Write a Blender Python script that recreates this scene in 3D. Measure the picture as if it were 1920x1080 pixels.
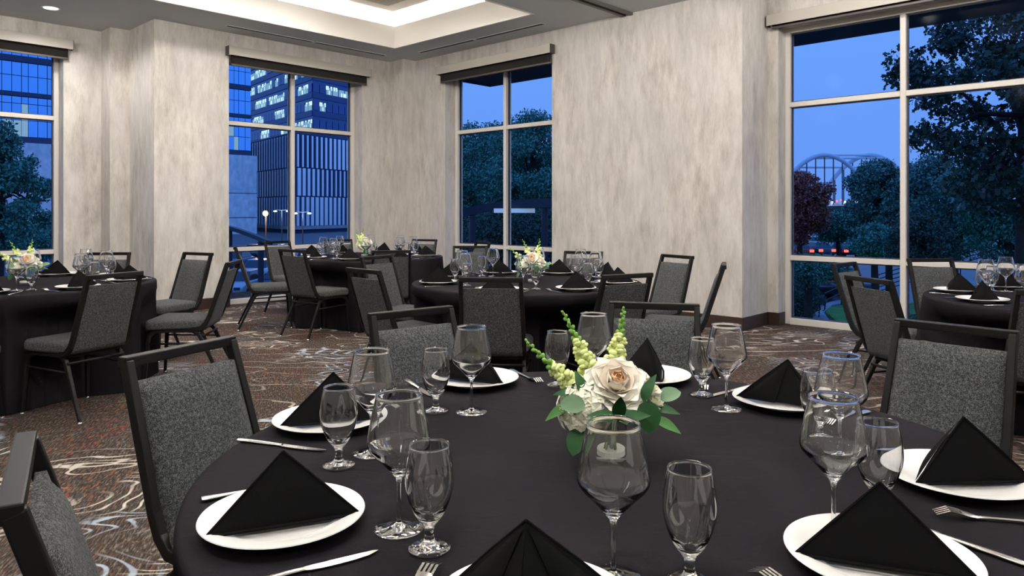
import bpy, bmesh, math, random
import numpy as np
from mathutils import Vector, Matrix
random.seed(7)
NP = np.random.RandomState(11)
PI = math.pi
SC = bpy.context.scene
COL = SC.collection
for o in list(bpy.data.objects):
    bpy.data.objects.remove(o)

# ------------------------------------------------------------------ frame of reference
# Room axes: +X runs along the window wall towards the right-hand wall, +Y towards the left-hand wall.
# C(x, y): metres right of / ahead of the photographer -> room axes.
CA = math.radians(43.5)
SA_, CA_ = math.sin(CA), math.cos(CA)
def C(x, y): return (SA_ * x + CA_ * y, -CA_ * x + SA_ * y)
CAMYAW = math.atan2(-CA_, SA_)          # yaw of the photographer's x axis in the room
EYE = 1.28

# ------------------------------------------------------------------ camera, sky, exposure
cam_d = bpy.data.cameras.new('camera')
cam_d.sensor_width = 36.0
cam_d.lens = 36.0 * 1360 / 1920
cam_d.shift_y = -(540 - 394) / 1920
cam_d.clip_end = 3000
cam_d.clip_start = 0.05
cam = bpy.data.objects.new('camera', cam_d)
COL.objects.link(cam)
cam.location = (0, 0, EYE)
cam.rotation_euler = (PI / 2, 0, CAMYAW)
SC.camera = cam

SKY_STRENGTH = 1.05
world = bpy.data.worlds.new('dusk_sky')
SC.world = world
world.use_nodes = True
nt = world.node_tree
nt.nodes.clear()
w_out = nt.nodes.new('ShaderNodeOutputWorld')
w_bg = nt.nodes.new('ShaderNodeBackground')
w_tc = nt.nodes.new('ShaderNodeTexCoord')
w_sep = nt.nodes.new('ShaderNodeSeparateXYZ')
w_ramp = nt.nodes.new('ShaderNodeValToRGB')
nt.links.new(w_tc.outputs['Generated'], w_sep.inputs[0])
nt.links.new(w_sep.outputs['Z'], w_ramp.inputs[0])
nt.links.new(w_ramp.outputs[0], w_bg.inputs[0])
nt.links.new(w_bg.outputs[0], w_out.inputs[0])
w_ramp.color_ramp.elements[0].position = 0.0
w_ramp.color_ramp.elements[0].color = (0.165, 0.335, 0.86, 1)
w_ramp.color_ramp.elements[1].position = 0.30
w_ramp.color_ramp.elements[1].color = (0.19, 0.40, 0.98, 1)
w_top = w_ramp.color_ramp.elements.new(1.0)
w_top.color = (0.08, 0.30, 1.05, 1)
w_bg.inputs[1].default_value = SKY_STRENGTH

SC.view_settings.view_transform = 'Standard'
SC.view_settings.look = 'None'
SC.view_settings.gamma = 1.0
SC.view_settings.use_curve_mapping = False
SC.view_settings.exposure = 0.0
cy = SC.cycles
cy.use_denoising = True
cy.use_adaptive_sampling = True
cy.adaptive_threshold = 0.02
cy.max_bounces = 14
cy.diffuse_bounces = 4
cy.glossy_bounces = 6
cy.transmission_bounces = 14
cy.transparent_max_bounces = 24
cy.caustics_reflective = False
cy.caustics_refractive = False
cy.sample_clamp_indirect = 6.0

# light levels of the fixtures (their lamps are built with the fixtures below)
COVE_W = 92.0        # watts per metre-run group of cove light
DOWN_W = 80.0        # watts per downlight
PANEL_W = 38.0      # watts per lay-in light panel in the coffers
LAMP_WARM = (1.0, 0.955, 0.885)

# ------------------------------------------------------------------ materials
MAT = {}
def nodes_of(name):
    m = bpy.data.materials.new(name)
    m.use_nodes = True
    t = m.node_tree
    b = t.nodes['Principled BSDF']
    MAT[name] = m
    return m, t, b
def setc(b, key, val):
    if key in b.inputs: b.inputs[key].default_value = val
def mat(name, col, rough=0.6, metal=0.0, noise=0.0, nscale=20.0, bump=0.0, bscale=60.0, spec=0.5, sheen=0.0,
        trans=0.0, ior=1.45, emit=None, estr=0.0, coords='Object', stretch=(1, 1, 1), subsurf=0.0):
    m, t, b = nodes_of(name)
    b.inputs['Base Color'].default_value = (*col, 1)
    b.inputs['Roughness'].default_value = rough
    b.inputs['Metallic'].default_value = metal
    setc(b, 'Specular IOR Level', spec)
    setc(b, 'IOR', ior)
    if sheen: setc(b, 'Sheen Weight', sheen)
    if trans: setc(b, 'Transmission Weight', trans)
    if emit:
        setc(b, 'Emission Color', (*emit, 1)); setc(b, 'Emission Strength', estr)
    if noise or bump:
        tc = t.nodes.new('ShaderNodeTexCoord'); mp = t.nodes.new('ShaderNodeMapping')
        mp.inputs['Scale'].default_value = stretch
        t.links.new(tc.outputs[coords], mp.inputs[0])
    if noise:
        n = t.nodes.new('ShaderNodeTexNoise'); n.inputs['Scale'].default_value = nscale
        n.inputs['Detail'].default_value = 4
        t.links.new(mp.outputs[0], n.inputs['Vector'])
        r = t.nodes.new('ShaderNodeValToRGB')
        lo = tuple(max(0, c * (1 - noise)) for c in col); hi = tuple(min(1, c * (1 + noise)) for c in col)
        r.color_ramp.elements[0].position = 0.3; r.color_ramp.elements[0].color = (*lo, 1)
        r.color_ramp.elements[1].position = 0.7; r.color_ramp.elements[1].color = (*hi, 1)
        t.links.new(n.outputs['Fac'], r.inputs[0]); t.links.new(r.outputs[0], b.inputs['Base Color'])
    if bump:
        n2 = t.nodes.new('ShaderNodeTexNoise'); n2.inputs['Scale'].default_value = bscale
        t.links.new(mp.outputs[0], n2.inputs['Vector'])
        bp = t.nodes.new('ShaderNodeBump'); bp.inputs['Strength'].default_value = bump
        bp.inputs['Distance'].default_value = 0.01
        t.links.new(n2.outputs['Fac'], bp.inputs['Height']); t.links.new(bp.outputs[0], b.inputs['Normal'])
    return m

def ramp(t, fac, stops):
    r = t.nodes.new('ShaderNodeValToRGB')
    e = r.color_ramp.elements
    while len(e) < len(stops): e.new(0.5)
    for k, (p, c) in enumerate(stops):
        e[k].position = p; e[k].color = (*c, 1) if len(c) == 3 else c
    t.links.new(fac, r.inputs[0])
    return r.outputs[0]
def noise(t, vec, scale, detail=3, rough=0.5, dist=0.0):
    n = t.nodes.new('ShaderNodeTexNoise')
    n.inputs['Scale'].default_value = scale; n.inputs['Detail'].default_value = detail
    n.inputs['Roughness'].default_value = rough; n.inputs['Distortion'].default_value = dist
    t.links.new(vec, n.inputs['Vector'])
    return n.outputs['Fac']
def mapping(t, coords, scale, rot=(0, 0, 0), loc=(0, 0, 0)):
    tc = t.nodes.new('ShaderNodeTexCoord'); mp = t.nodes.new('ShaderNodeMapping')
    mp.inputs['Scale'].default_value = scale; mp.inputs['Rotation'].default_value = rot; mp.inputs['Location'].default_value = loc
    t.links.new(tc.outputs[coords], mp.inputs[0])
    return mp.outputs[0]
def mapping_r(t, scale, rotz, loc=(0, 0, 0)):
    a = mapping(t, 'Object', (1, 1, 1), (0, 0, -rotz))
    mp = t.nodes.new('ShaderNodeMapping'); mp.inputs['Scale'].default_value = scale; mp.inputs['Location'].default_value = loc
    t.links.new(a, mp.inputs[0])
    return mp.outputs[0]
def math_n(t, op, a, b=None, c=None):
    n = t.nodes.new('ShaderNodeMath'); n.operation = op
    for i, v in enumerate((a, b, c)):
        if v is None: continue
        if isinstance(v, (int, float)): n.inputs[i].default_value = v
        else: t.links.new(v, n.inputs[i])
    return n.outputs[0]
def mixc(t, fac, a, b, mode='MIX'):
    n = t.nodes.new('ShaderNodeMix'); n.data_type = 'RGBA'; n.blend_type = mode
    if isinstance(fac, (int, float)): n.inputs[0].default_value = fac
    else: t.links.new(fac, n.inputs[0])
    for i, v in ((6, a), (7, b)):
        if isinstance(v, tuple): n.inputs[i].default_value = (*v, 1)
        else: t.links.new(v, n.inputs[i])
    return n.outputs[2]

# wall covering: mottled warm grey with vertical drag marks
def make_wall_mat():
    m, t, b = nodes_of('wallcovering')
    v1 = mapping(t, 'Object', (2.4, 2.4, 0.8)); v2 = mapping(t, 'Object', (9, 9, 2.4)); v3 = mapping(t, 'Object', (70, 70, 9))
    a = noise(t, v1, 1.6, 5, 0.6); c = noise(t, v2, 1.5, 4, 0.6); d = noise(t, v3, 1.6, 3, 0.6)
    s = math_n(t, 'ADD', math_n(t, 'MULTIPLY', a, 0.40), math_n(t, 'ADD', math_n(t, 'MULTIPLY', c, 0.46), math_n(t, 'MULTIPLY', d, 0.22)))
    col = ramp(t, s, [(0.36, (0.31, 0.285, 0.255)), (0.48, (0.44, 0.41, 0.37)), (0.60, (0.56, 0.53, 0.49)), (0.72, (0.64, 0.61, 0.57))])
    tint = noise(t, mapping(t, 'Object', (1.1, 1.1, 0.6), loc=(5, 3, 1)), 2.2, 2)
    col = mixc(t, ramp(t, tint, [(0.4, (0, 0, 0)), (0.62, (0.35, 0.35, 0.35))]), col, (0.50, 0.47, 0.48))
    t.links.new(col, b.inputs['Base Color'])
    b.inputs['Roughness'].default_value = 0.62
    setc(b, 'Specular IOR Level', 0.25)
    bp = t.nodes.new('ShaderNodeBump'); bp.inputs['Strength'].default_value = 0.12; bp.inputs['Distance'].default_value = 0.004
    t.links.new(d, bp.inputs['Height']); t.links.new(bp.outputs[0], b.inputs['Normal'])
make_wall_mat()

# patterned carpet: brown heather with rust, crimson and blue flecks and meandering cream line bundles
def make_carpet():
    m, t, b = nodes_of('carpet')
    ang = math.radians(56)
    fine = mapping_r(t, (20, 130, 1), ang)
    med = mapping_r(t, (9, 42, 1), ang, (3, 1, 0))
    f1 = noise(t, fine, 1.0, 3, 0.7)
    f2 = noise(t, med, 1.0, 3, 0.6)
    base = ramp(t, f1, [(0.36, (0.008, 0.006, 0.006)), (0.48, (0.030, 0.022, 0.018)), (0.56, (0.066, 0.050, 0.040)), (0.68, (0.21, 0.18, 0.15))])
    patch = noise(t, mapping(t, 'Object', (1, 1, 1), loc=(2, 7, 0)), 0.8, 3)
    base = mixc(t, ramp(t, patch, [(0.42, (0, 0, 0)), (0.62, (0.6, 0.6, 0.6))]), base, mixc(t, 0.35, base, (0.06, 0.040, 0.030)))
    def fleck(loc, col, lo, base, sc=1.0):
        v = mapping_r(t, (11 * sc, 34 * sc, 1), ang, loc)
        n = noise(t, v, 1.0, 2, 0.6)
        big = noise(t, mapping(t, 'Object', (1, 1, 1), loc=(loc[1], loc[0], 0)), 1.7, 1)
        f = math_n(t, 'MULTIPLY', ramp(t, n, [(lo, (0, 0, 0)), (lo + 0.05, (1, 1, 1))]), ramp(t, big, [(0.47, (0, 0, 0)), (0.62, (0.8, 0.8, 0.8))]))
        return mixc(t, f, base, col)
    base = fleck((11, 4, 0), (0.19, 0.055, 0.025), 0.58, base)
    base = fleck((31, 14, 0), (0.14, 0.014, 0.03), 0.60, base)
    base = fleck((51, 24, 0), (0.035, 0.075, 0.11), 0.60, base)
    base = fleck((71, 44, 0), (0.20, 0.18, 0.15), 0.60, base, 1.6)
    # line bundles: iso-lines of a slow, warped field
    def lines(loc, scale, freq, width, mlo, col, base, mscale=0.7, k=1.0):
        w1 = mapping_r(t, (1.0, 2.3, 1), math.radians(-40), loc)
        field = noise(t, w1, scale, 3, 0.45, 0.4)
        ph = math_n(t, 'FRACT', math_n(t, 'MULTIPLY', field, freq))
        dist = math_n(t, 'ABSOLUTE', math_n(t, 'SUBTRACT', ph, 0.5))
        ln = ramp(t, dist, [(width, (1, 1, 1)), (width * 2.2, (0, 0, 0))])
        msk = noise(t, mapping(t, 'Object', (1, 1, 1), loc=(loc[0] * 2 + 1, loc[1] + 4, 0)), mscale, 2)
        mk = ramp(t, msk, [(mlo, (0, 0, 0)), (mlo + 0.07, (k, k, k))])
        brk = ramp(t, f2, [(0.30, (0.25, 0.25, 0.25)), (0.5, (1, 1, 1))])
        return mixc(t, math_n(t, 'MULTIPLY', math_n(t, 'MULTIPLY', ln, mk), brk), base, col)
    base = lines((3, 8, 0), 0.55, 4.0, 0.007, 0.30, (0.50, 0.45, 0.39), base, 0.5, 0.8)
    base = lines((13, 2, 0), 0.7, 26.0, 0.060, 0.56, (0.55, 0.50, 0.44), base, 1.3, 0.95)
    base = lines((23, 5, 0), 0.6, 30.0, 0.065, 0.57, (0.36, 0.42, 0.50), base, 1.2, 0.9)
    base = lines((33, 15, 0), 0.6, 9.0, 0.020, 0.50, (0.52, 0.47, 0.41), base, 0.6, 0.85)
    t.links.new(base, b.inputs['Base Color'])
    b.inputs['Roughness'].default_value = 0.95
    setc(b, 'Specular IOR Level', 0.1)
    bp = t.nodes.new('ShaderNodeBump'); bp.inputs['Strength'].default_value = 0.35; bp.inputs['Distance'].default_value = 0.005
    t.links.new(noise(t, mapping(t, 'Object', (220, 220, 1)), 1.0, 2), bp.inputs['Height']); t.links.new(bp.outputs[0], b.inputs['Normal'])
make_carpet()

def make_fabric():
    m, t, b = nodes_of('chair_fabric')
    v = mapping(t, 'Object', (1, 1, 1))
    n = noise(t, v, 420, 3, 0.8); n2 = noise(t, v, 120, 2, 0.6)
    s = math_n(t, 'ADD', math_n(t, 'MULTIPLY', n, 0.75), math_n(t, 'MULTIPLY', n2, 0.25))
    col = ramp(t, s, [(0.40, (0.012, 0.013, 0.014)), (0.49, (0.026, 0.028, 0.0295)), (0.58, (0.125, 0.131, 0.136))])
    t.links.new(col, b.inputs['Base Color'])
    b.inputs['Roughness'].default_value = 0.95
    setc(b, 'Specular IOR Level', 0.05); setc(b, 'Sheen Weight', 0.05); setc(b, 'Sheen Roughness', 0.5)
    bp = t.nodes.new('ShaderNodeBump'); bp.inputs['Strength'].default_value = 0.3; bp.inputs['Distance'].default_value = 0.003
    t.links.new(n, bp.inputs['Height']); t.links.new(bp.outputs[0], b.inputs['Normal'])
make_fabric()

def make_pane(name, tint=(1, 1, 1), refl=0.05):
    m = bpy.data.materials.new(name); m.use_nodes = True; MAT[name] = m
    t = m.node_tree; t.nodes.clear()
    out = t.nodes.new('ShaderNodeOutputMaterial'); mx = t.nodes.new('ShaderNodeMixShader')
    tr = t.nodes.new('ShaderNodeBsdfTransparent'); gl = t.nodes.new('ShaderNodeBsdfGlossy')
    tr.inputs[0].default_value = (*tint, 1); gl.inputs['Roughness'].default_value = 0.10
    fr = t.nodes.new('ShaderNodeFresnel'); fr.inputs[0].default_value = 1.03
    t.links.new(fr.outputs[0], mx.inputs[0]); t.links.new(tr.outputs[0], mx.inputs[1]); t.links.new(gl.outputs[0], mx.inputs[2])
    t.links.new(mx.outputs[0], out.inputs[0])
make_pane('window_glass', (0.87, 0.945, 1.0))
make_pane('vase_glass', (0.985, 1.0, 0.99))

def make_cloth(name, col, bumps, sheen):
    m, t, b = nodes_of(name)
    v = mapping(t, 'Object', (1, 1, 1))
    n = noise(t, v, 3.0, 4, 0.55, 0.4)
    c2 = ramp(t, n, [(0.3, tuple(c * 0.85 for c in col)), (0.7, tuple(c * 1.18 for c in col))])
    t.links.new(c2, b.inputs['Base Color'])
    b.inputs['Roughness'].default_value = 0.78
    setc(b, 'Specular IOR Level', 0.012); setc(b, 'Sheen Weight', sheen); setc(b, 'Sheen Roughness', 0.5)
    w = noise(t, v, 700, 2, 0.6); wr = noise(t, mapping(t, 'Object', (1, 2.6, 1)), 7, 3, 0.5, 1.2)
    h = math_n(t, 'ADD', math_n(t, 'MULTIPLY', w, 0.15), wr)
    bp = t.nodes.new('ShaderNodeBump'); bp.inputs['Strength'].default_value = bumps; bp.inputs['Distance'].default_value = 0.006
    t.links.new(h, bp.inputs['Height']); t.links.new(bp.outputs[0], b.inputs['Normal'])
make_cloth('tablecloth_black', (0.0100, 0.0090, 0.0110), 0.5, 0.0)
make_cloth('napkin_black', (0.0048, 0.0048, 0.0051), 0.25, 0.0)

mat('ceiling_paint', (0.58, 0.60, 0.615), 0.9, spec=0.1)
mat('coffer_paint', (0.86, 0.83, 0.79), 0.8, spec=0.1)
mat('ceiling_tile_mat', (0.62, 0.58, 0.50), 0.95, noise=0.06, nscale=60)
mat('tile_grid', (0.45, 0.42, 0.36), 0.7)
mat('black_slot', (0.012, 0.012, 0.012), 0.6)
mat('track_metal', (0.12, 0.115, 0.11), 0.5, 0.3)
mat('led_lens', (1, 1, 1), emit=(1.0, 0.94, 0.86), estr=9.0)
mat('led_strip', (1, 1, 1), emit=(1.0, 0.90, 0.76), estr=6.0)
mat('white_trim', (0.75, 0.74, 0.72), 0.5)
mat('baseboard_wood', (0.028, 0.014, 0.010), 0.45, noise=0.3, nscale=8, stretch=(1, 1, 8))
mat('window_aluminium', (0.60, 0.565, 0.53), 0.5, 0.0)
mat('window_gasket', (0.03, 0.03, 0.045), 0.5)
mat('shade_fascia', (0.42, 0.39, 0.35), 0.55)
mat('shade_fabric', (0.013, 0.012, 0.0115), 0.9, spec=0.08, noise=0.2, nscale=300)
mat('shade_bracket', (0.06, 0.05, 0.045), 0.5)
mat('chair_metal', (0.0075, 0.0073, 0.0071), 0.40, 0.0, spec=0.13)
mat('chair_glide', (0.55, 0.55, 0.55), 0.25, 0.9)
mat('porcelain', (0.80, 0.79, 0.77), 0.18, spec=0.6)
mat('steel', (0.62, 0.60, 0.57), 0.22, 1.0)
mat('clear_glass', (1, 1, 1), 0.0, trans=1.0, ior=1.55)
mat('white_gravel', (0.82, 0.80, 0.74), 0.7)
mat('stem_green', (0.10, 0.22, 0.035), 0.55, noise=0.3, nscale=30)
mat('leaf_dark', (0.012, 0.060, 0.015), 0.5, spec=0.2, noise=0.3, nscale=25)
mat('leaf_mid', (0.04, 0.14, 0.025), 0.5, spec=0.2, noise=0.25, nscale=25)
mat('leaf_eucalyptus', (0.13, 0.22, 0.13), 0.6, spec=0.2, noise=0.15, nscale=25)
mat('rose_cream', (0.96, 0.93, 0.84), 0.65, noise=0.05, nscale=20)
mat('rose_blush', (0.95, 0.87, 0.76), 0.65)
mat('rose_peach', (0.90, 0.62, 0.38), 0.65)
mat('hydrangea_white', (0.93, 0.92, 0.76), 0.7, noise=0.1, nscale=40)
mat('snap_yellow', (0.72, 0.80, 0.34), 0.55, noise=0.12, nscale=40)
mat('snap_green', (0.16, 0.34, 0.05), 0.55, noise=0.2, nscale=60)
# outside
mat('asphalt', (0.10, 0.10, 0.105), 0.45, noise=0.25, nscale=0.3)
mat('lawn', (0.12, 0.30, 0.05), 0.9, noise=0.35, nscale=1.5)
mat('concrete', (0.42, 0.41, 0.40), 0.8, noise=0.1, nscale=0.6)
mat('road_paint', (0.85, 0.85, 0.85), 0.6)
mat('stone_facade', (0.84, 0.88, 0.92), 0.35, spec=1.0, noise=0.22, nscale=1.2, stretch=(1, 1, 0.6))
mat('facade_glass', (0.24, 0.55, 0.95), 0.06, 1.0)
mat('facade_line', (0.05, 0.08, 0.16), 0.5)
mat('tower_glass', (0.05, 0.11, 0.28), 0.08, 0.3, spec=0.9)
mat('tower_band', (0.07, 0.12, 0.26), 0.4)
mat('lit_window', (0.3, 0.3, 0.28), 0.5, emit=(0.80, 1.0, 0.82), estr=1.15)
mat('lit_window_dim', (0.2, 0.2, 0.2), 0.5, emit=(0.40, 0.66, 0.85), estr=0.55)
mat('fin_pale', (0.93, 0.95, 0.97), 0.3, 0.85)
mat('garage_dark', (0.025, 0.05, 0.15), 0.6)
mat('eave_dark', (0.030, 0.026, 0.036), 0.6)
mat('canopy_dark', (0.03, 0.035, 0.05), 0.4)
mat('canopy_light', (0.8, 0.8, 0.8), 0.5, emit=(0.55, 0.72, 1.0), estr=0.35)
mat('bark', (0.045, 0.035, 0.028), 0.9, noise=0.3, nscale=6)
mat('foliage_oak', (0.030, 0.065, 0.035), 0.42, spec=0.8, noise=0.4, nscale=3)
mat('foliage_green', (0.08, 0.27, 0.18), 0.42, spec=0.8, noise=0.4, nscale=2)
mat('foliage_pale', (0.11, 0.24, 0.18), 0.42, spec=0.8, noise=0.4, nscale=2)
mat('foliage_painted_glow', (0.42, 0.11, 0.07), 0.42, spec=0.8, noise=0.4, nscale=2)  # street-lamp glow painted into the leaf colour; no lamp stands there
mat('foliage_hedge', (0.06, 0.10, 0.065), 0.7, noise=0.4, nscale=4)
mat('bridge_lit_paint', (0.80, 0.82, 0.85), 0.5)  # near-white colour stands in for the bridge's own lights
mat('pole_dark', (0.03, 0.03, 0.035), 0.5)
mat('lamp_sodium', (1, 0.6, 0.3), emit=(1.0, 0.40, 0.12), estr=1.5)
mat('lamp_white', (1, 1, 1), emit=(0.70, 0.90, 1.0), estr=2.0)
mat('headlamp', (1, 1, 1), emit=(0.85, 0.95, 1.0), estr=9.0)
mat('tail_lamp', (0.6, 0.05, 0.03), emit=(1.0, 0.08, 0.05), estr=3.5)
mat('tyre', (0.015, 0.015, 0.015), 0.8)
mat('car_glass', (0.03, 0.035, 0.04), 0.05, spec=0.8)
CARS = []
for k, c in enumerate([(0.5, 0.5, 0.52), (0.05, 0.06, 0.09), (0.22, 0.03, 0.03), (0.65, 0.66, 0.68), (0.10, 0.14, 0.22), (0.02, 0.02, 0.022)]):
    mat('car_paint_%d' % k, c, 0.25, 0.2); CARS.append('car_paint_%d' % k)

# ------------------------------------------------------------------ mesh helpers
class MB:
    """collects vertices and faces, then links them as one mesh object"""
    def __init__(self): self.v, self.f = [], []
    def add(self, vs, fs):
        n = len(self.v); self.v += [tuple(p) for p in vs]; self.f += [tuple(i + n for i in f) for f in fs]; return self
    def box(self, x0, x1, y0, y1, z0, z1):
        return self.add([(x0, y0, z0), (x1, y0, z0), (x1, y1, z0), (x0, y1, z0), (x0, y0, z1), (x1, y0, z1), (x1, y1, z1), (x0, y1, z1)],
                        [(0, 3, 2, 1), (4, 5, 6, 7), (0, 1, 5, 4), (1, 2, 6, 5), (2, 3, 7, 6), (3, 0, 4, 7)])
    def obox(self, c, ax, ay, az):
        c, ax, ay, az = Vector(c), Vector(ax), Vector(ay), Vector(az)
        vs = [c + sx * ax + sy * ay + sz * az for sz in (-1, 1) for sx, sy in ((-1, -1), (1, -1), (1, 1), (-1, 1))]
        return self.add(vs, [(0, 3, 2, 1), (4, 5, 6, 7), (0, 1, 5, 4), (1, 2, 6, 5), (2, 3, 7, 6), (3, 0, 4, 7)])
    def tube(self, pts, r, n=8, caps=True):
        pts = [Vector(p) for p in pts]
        rs = r if isinstance(r, (list, tuple)) else [r] * len(pts)
        up = None; vs = []; fs = []
        for i, p in enumerate(pts):
            d = (pts[min(i + 1, len(pts) - 1)] - pts[max(i - 1, 0)]).normalized()
            if up is None:
                up = d.orthogonal().normalized()
            up = (up - d * up.dot(d)).normalized(); s = d.cross(up)
            for k in range(n):
                a = 2 * PI * k / n
                vs.append(p + rs[i] * (math.cos(a) * up + math.sin(a) * s))
        for i in range(len(pts) - 1):
            for k in range(n):
                fs.append((i * n + k, i * n + (k + 1) % n, (i + 1) * n + (k + 1) % n, (i + 1) * n + k))
        if caps:
            fs.append(tuple(range(n - 1, -1, -1))); fs.append(tuple(range((len(pts) - 1) * n, len(pts) * n)))
        return self.add(vs, fs)
    def bar(self, pts, w, h, side):
        """rectangular section swept along pts; side = direction of width"""
        pts = [Vector(p) for p in pts]; side = Vector(side).normalized()
        ws = w if isinstance(w, (list, tuple)) else [w] * len(pts)
        hs = h if isinstance(h, (list, tuple)) else [h] * len(pts)
        vs = []; fs = []; N = len(pts)
        for i, p in enumerate(pts):
            d0 = (pts[i] - pts[i - 1]).normalized() if i > 0 else None
            d1 = (pts[i + 1] - pts[i]).normalized() if i < N - 1 else None
            d = ((d0 or d1) + (d1 or d0)).normalized()
            k = 1.0 / max(0.5, (d.dot(d1 or d0)))
            s = (side - d * side.dot(d)).normalized(); t = d.cross(s)
            for a, b in ((-1, -1), (1, -1), (1, 1), (-1, 1)):
                vs.append(p + s * (a * ws[i] / 2) + t * (b * hs[i] / 2 * k))
        for i in range(N - 1):
            for q in range(4):
                fs.append((i * 4 + q, i * 4 + (q + 1) % 4, (i + 1) * 4 + (q + 1) % 4, (i + 1) * 4 + q))
        fs.append((3, 2, 1, 0)); fs.append(tuple((N - 1) * 4 + q for q in range(4)))
        return self.add(vs, fs)
    def lathe(self, prof, n=32, c=(0, 0, 0)):
        vs = []; fs = []
        for r, z in prof:
            for k in range(n):
                a = 2 * PI * k / n
                vs.append((c[0] + r * math.cos(a), c[1] + r * math.sin(a), c[2] + z))
        for i in range(len(prof) - 1):
            for k in range(n):
                fs.append((i * n + k, i * n + (k + 1) % n, (i + 1) * n + (k + 1) % n, (i + 1) * n + k))
        return self.add(vs, fs)
    def ball(self, c, r, n=8, m=5):
        rx, ry, rz = r if isinstance(r, (tuple, list)) else (r, r, r)
        prof = []
        vs = []; fs = []
        for i in range(1, m):
            th = PI * i / m
            for k in range(n):
                a = 2 * PI * k / n
                vs.append((c[0] + rx * math.sin(th) * math.cos(a), c[1] + ry * math.sin(th) * math.sin(a), c[2] - rz * math.cos(th)))
        b = len(vs); vs.append((c[0], c[1], c[2] - rz)); vs.append((c[0], c[1], c[2] + rz))
        for i in range(m - 2):
            for k in range(n):
                fs.append((i * n + k, i * n + (k + 1) % n, (i + 1) * n + (k + 1) % n, (i + 1) * n + k))
        for k in range(n):
            fs.append((b, (k + 1) % n, k)); fs.append((b + 1, (m - 2) * n + k, (m - 2) * n + (k + 1) % n))
        return self.add(vs, fs)
    def prism(self, poly, z0, z1):
        n = len(poly)
        vs = [(x, y, z0) for x, y in poly] + [(x, y, z1) for x, y in poly]
        fs = [tuple(range(n - 1, -1, -1)), tuple(range(n, 2 * n))] + [(i, (i + 1) % n, n + (i + 1) % n, n + i) for i in range(n)]
        return self.add(vs, fs)
    def grid(self, P):
        """P: rows of points"""
        R, K = len(P), len(P[0])
        return self.add([p for row in P for p in row], [(i * K + j, i * K + j + 1, (i + 1) * K + j + 1, (i + 1) * K + j) for i in range(R - 1) for j in range(K - 1)])
    def mesh(self, name, m, smooth=False, angle=None, bevel=0.0, seg=2, merge=False):
        me = bpy.data.meshes.new(name)
        me.from_pydata(self.v, [], self.f)
        if bevel or merge:
            bm = bmesh.new(); bm.from_mesh(me)
            if merge: bmesh.ops.remove_doubles(bm, verts=bm.verts, dist=1e-5)
            if bevel:
                ed = [e for e in bm.edges if len(e.link_faces) == 2 and e.calc_face_angle(0) > 0.5]
                bmesh.ops.bevel(bm, geom=ed, offset=bevel, segments=seg, profile=0.5, affect='EDGES', clamp_overlap=True)
            bm.to_mesh(me); bm.free()
        me.update()
        me.materials.append(MAT[m])
        if smooth:
            me.polygons.foreach_set('use_smooth', [True] * len(me.polygons))
            if angle is not None:
                me.set_sharp_from_angle(angle=math.radians(angle))
        return me
    def build(self, name, m, parent=None, **kw):
        return link(name, self.mesh(name, m, **kw), parent)

def link(name, me, parent=None, loc=None, rz=None):
    o = bpy.data.objects.new(name, me); COL.objects.link(o)
    if parent is not None: o.parent = parent
    if loc is not None: o.location = loc
    if rz is not None: o.rotation_euler = (0, 0, rz)
    return o
def empty(name, loc=(0, 0, 0), rz=0.0, parent=None):
    o = bpy.data.objects.new(name, None); COL.objects.link(o); o.empty_display_size = 0.05
    o.location = loc; o.rotation_euler = (0, 0, rz)
    if parent is not None: o.parent = parent
    return o
def tag(o, label=None, cat=None, group=None, kind=None):
    if label: o['label'] = label
    if cat: o['category'] = cat
    if group: o['group'] = group
    if kind: o['kind'] = kind
    return o
def struct(o, label=None):
    o['kind'] = 'structure'
    if label: o['label'] = label
    return o
def copy_tree(o, parent=None):
    c = o.copy(); COL.objects.link(c); c.parent = parent
    for ch in list(o.children): copy_tree(ch, c)
    return c
def np_mesh(name, V, F, m, smooth=False):
    V = np.asarray(V, dtype=np.float32); F = np.asarray(F, dtype=np.int32)
    me = bpy.data.meshes.new(name)
    me.vertices.add(len(V)); me.vertices.foreach_set('co', V.ravel())
    k = F.shape[1]
    me.loops.add(F.size); me.loops.foreach_set('vertex_index', F.ravel())
    me.polygons.add(len(F)); me.polygons.foreach_set('loop_start', np.arange(0, F.size, k, dtype=np.int32))
    try: me.polygons.foreach_set('loop_total', np.full(len(F), k, dtype=np.int32))
    except Exception: pass
    me.update(calc_edges=True); me.validate()
    me.materials.append(MAT[m])
    return me

# ------------------------------------------------------------------ room shell
ZC = 3.63           # lower ceiling
U3, U4, U4W = 7.249, 7.875, 8.055       # right wall, recessed right wall, its glazing
V2, V1 = 9.324, 10.493                  # left wall, recessed left wall
UMIN, VMIN = -3.2, -4.2
HEAD = 3.32
def wall(name, label, boxes):
    mb = MB()
    for b in boxes: mb.box(*b)
    return struct(mb.build(name, 'wallcovering'), label)
mbf = MB().box(UMIN - 0.3, 8.3, VMIN - 0.3, 10.9, -0.12, 0.0)
floor = struct(mbf.build('floor', 'carpet'), 'brown patterned carpet with meandering cream lines')
ZT = 3.76
wall('wall_right', 'mottled grey wall between the tall right-hand windows', [
    (U3, 7.6, 3.519, 6.158, 0, ZT), (7.6, 8.25, 3.519, 3.85, 0, ZT), (U3, 7.6, 8.269, 9.7, 0, ZT), (U3, 7.6, 6.158, 8.269, HEAD, ZT)])
wall('wall_right_recess', 'recessed grey wall around the large right window', [
    (U4, 8.25, 3.397, 3.519, 0, ZT), (U4, 8.25, -0.26, 3.397, HEAD, ZT), (U4, 8.25, VMIN, -0.26, 0, ZT)])
wall('wall_column', 'square corner column clad in the mottled covering', [(7.007, U3, 8.983, V2, 0, ZT)])
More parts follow.
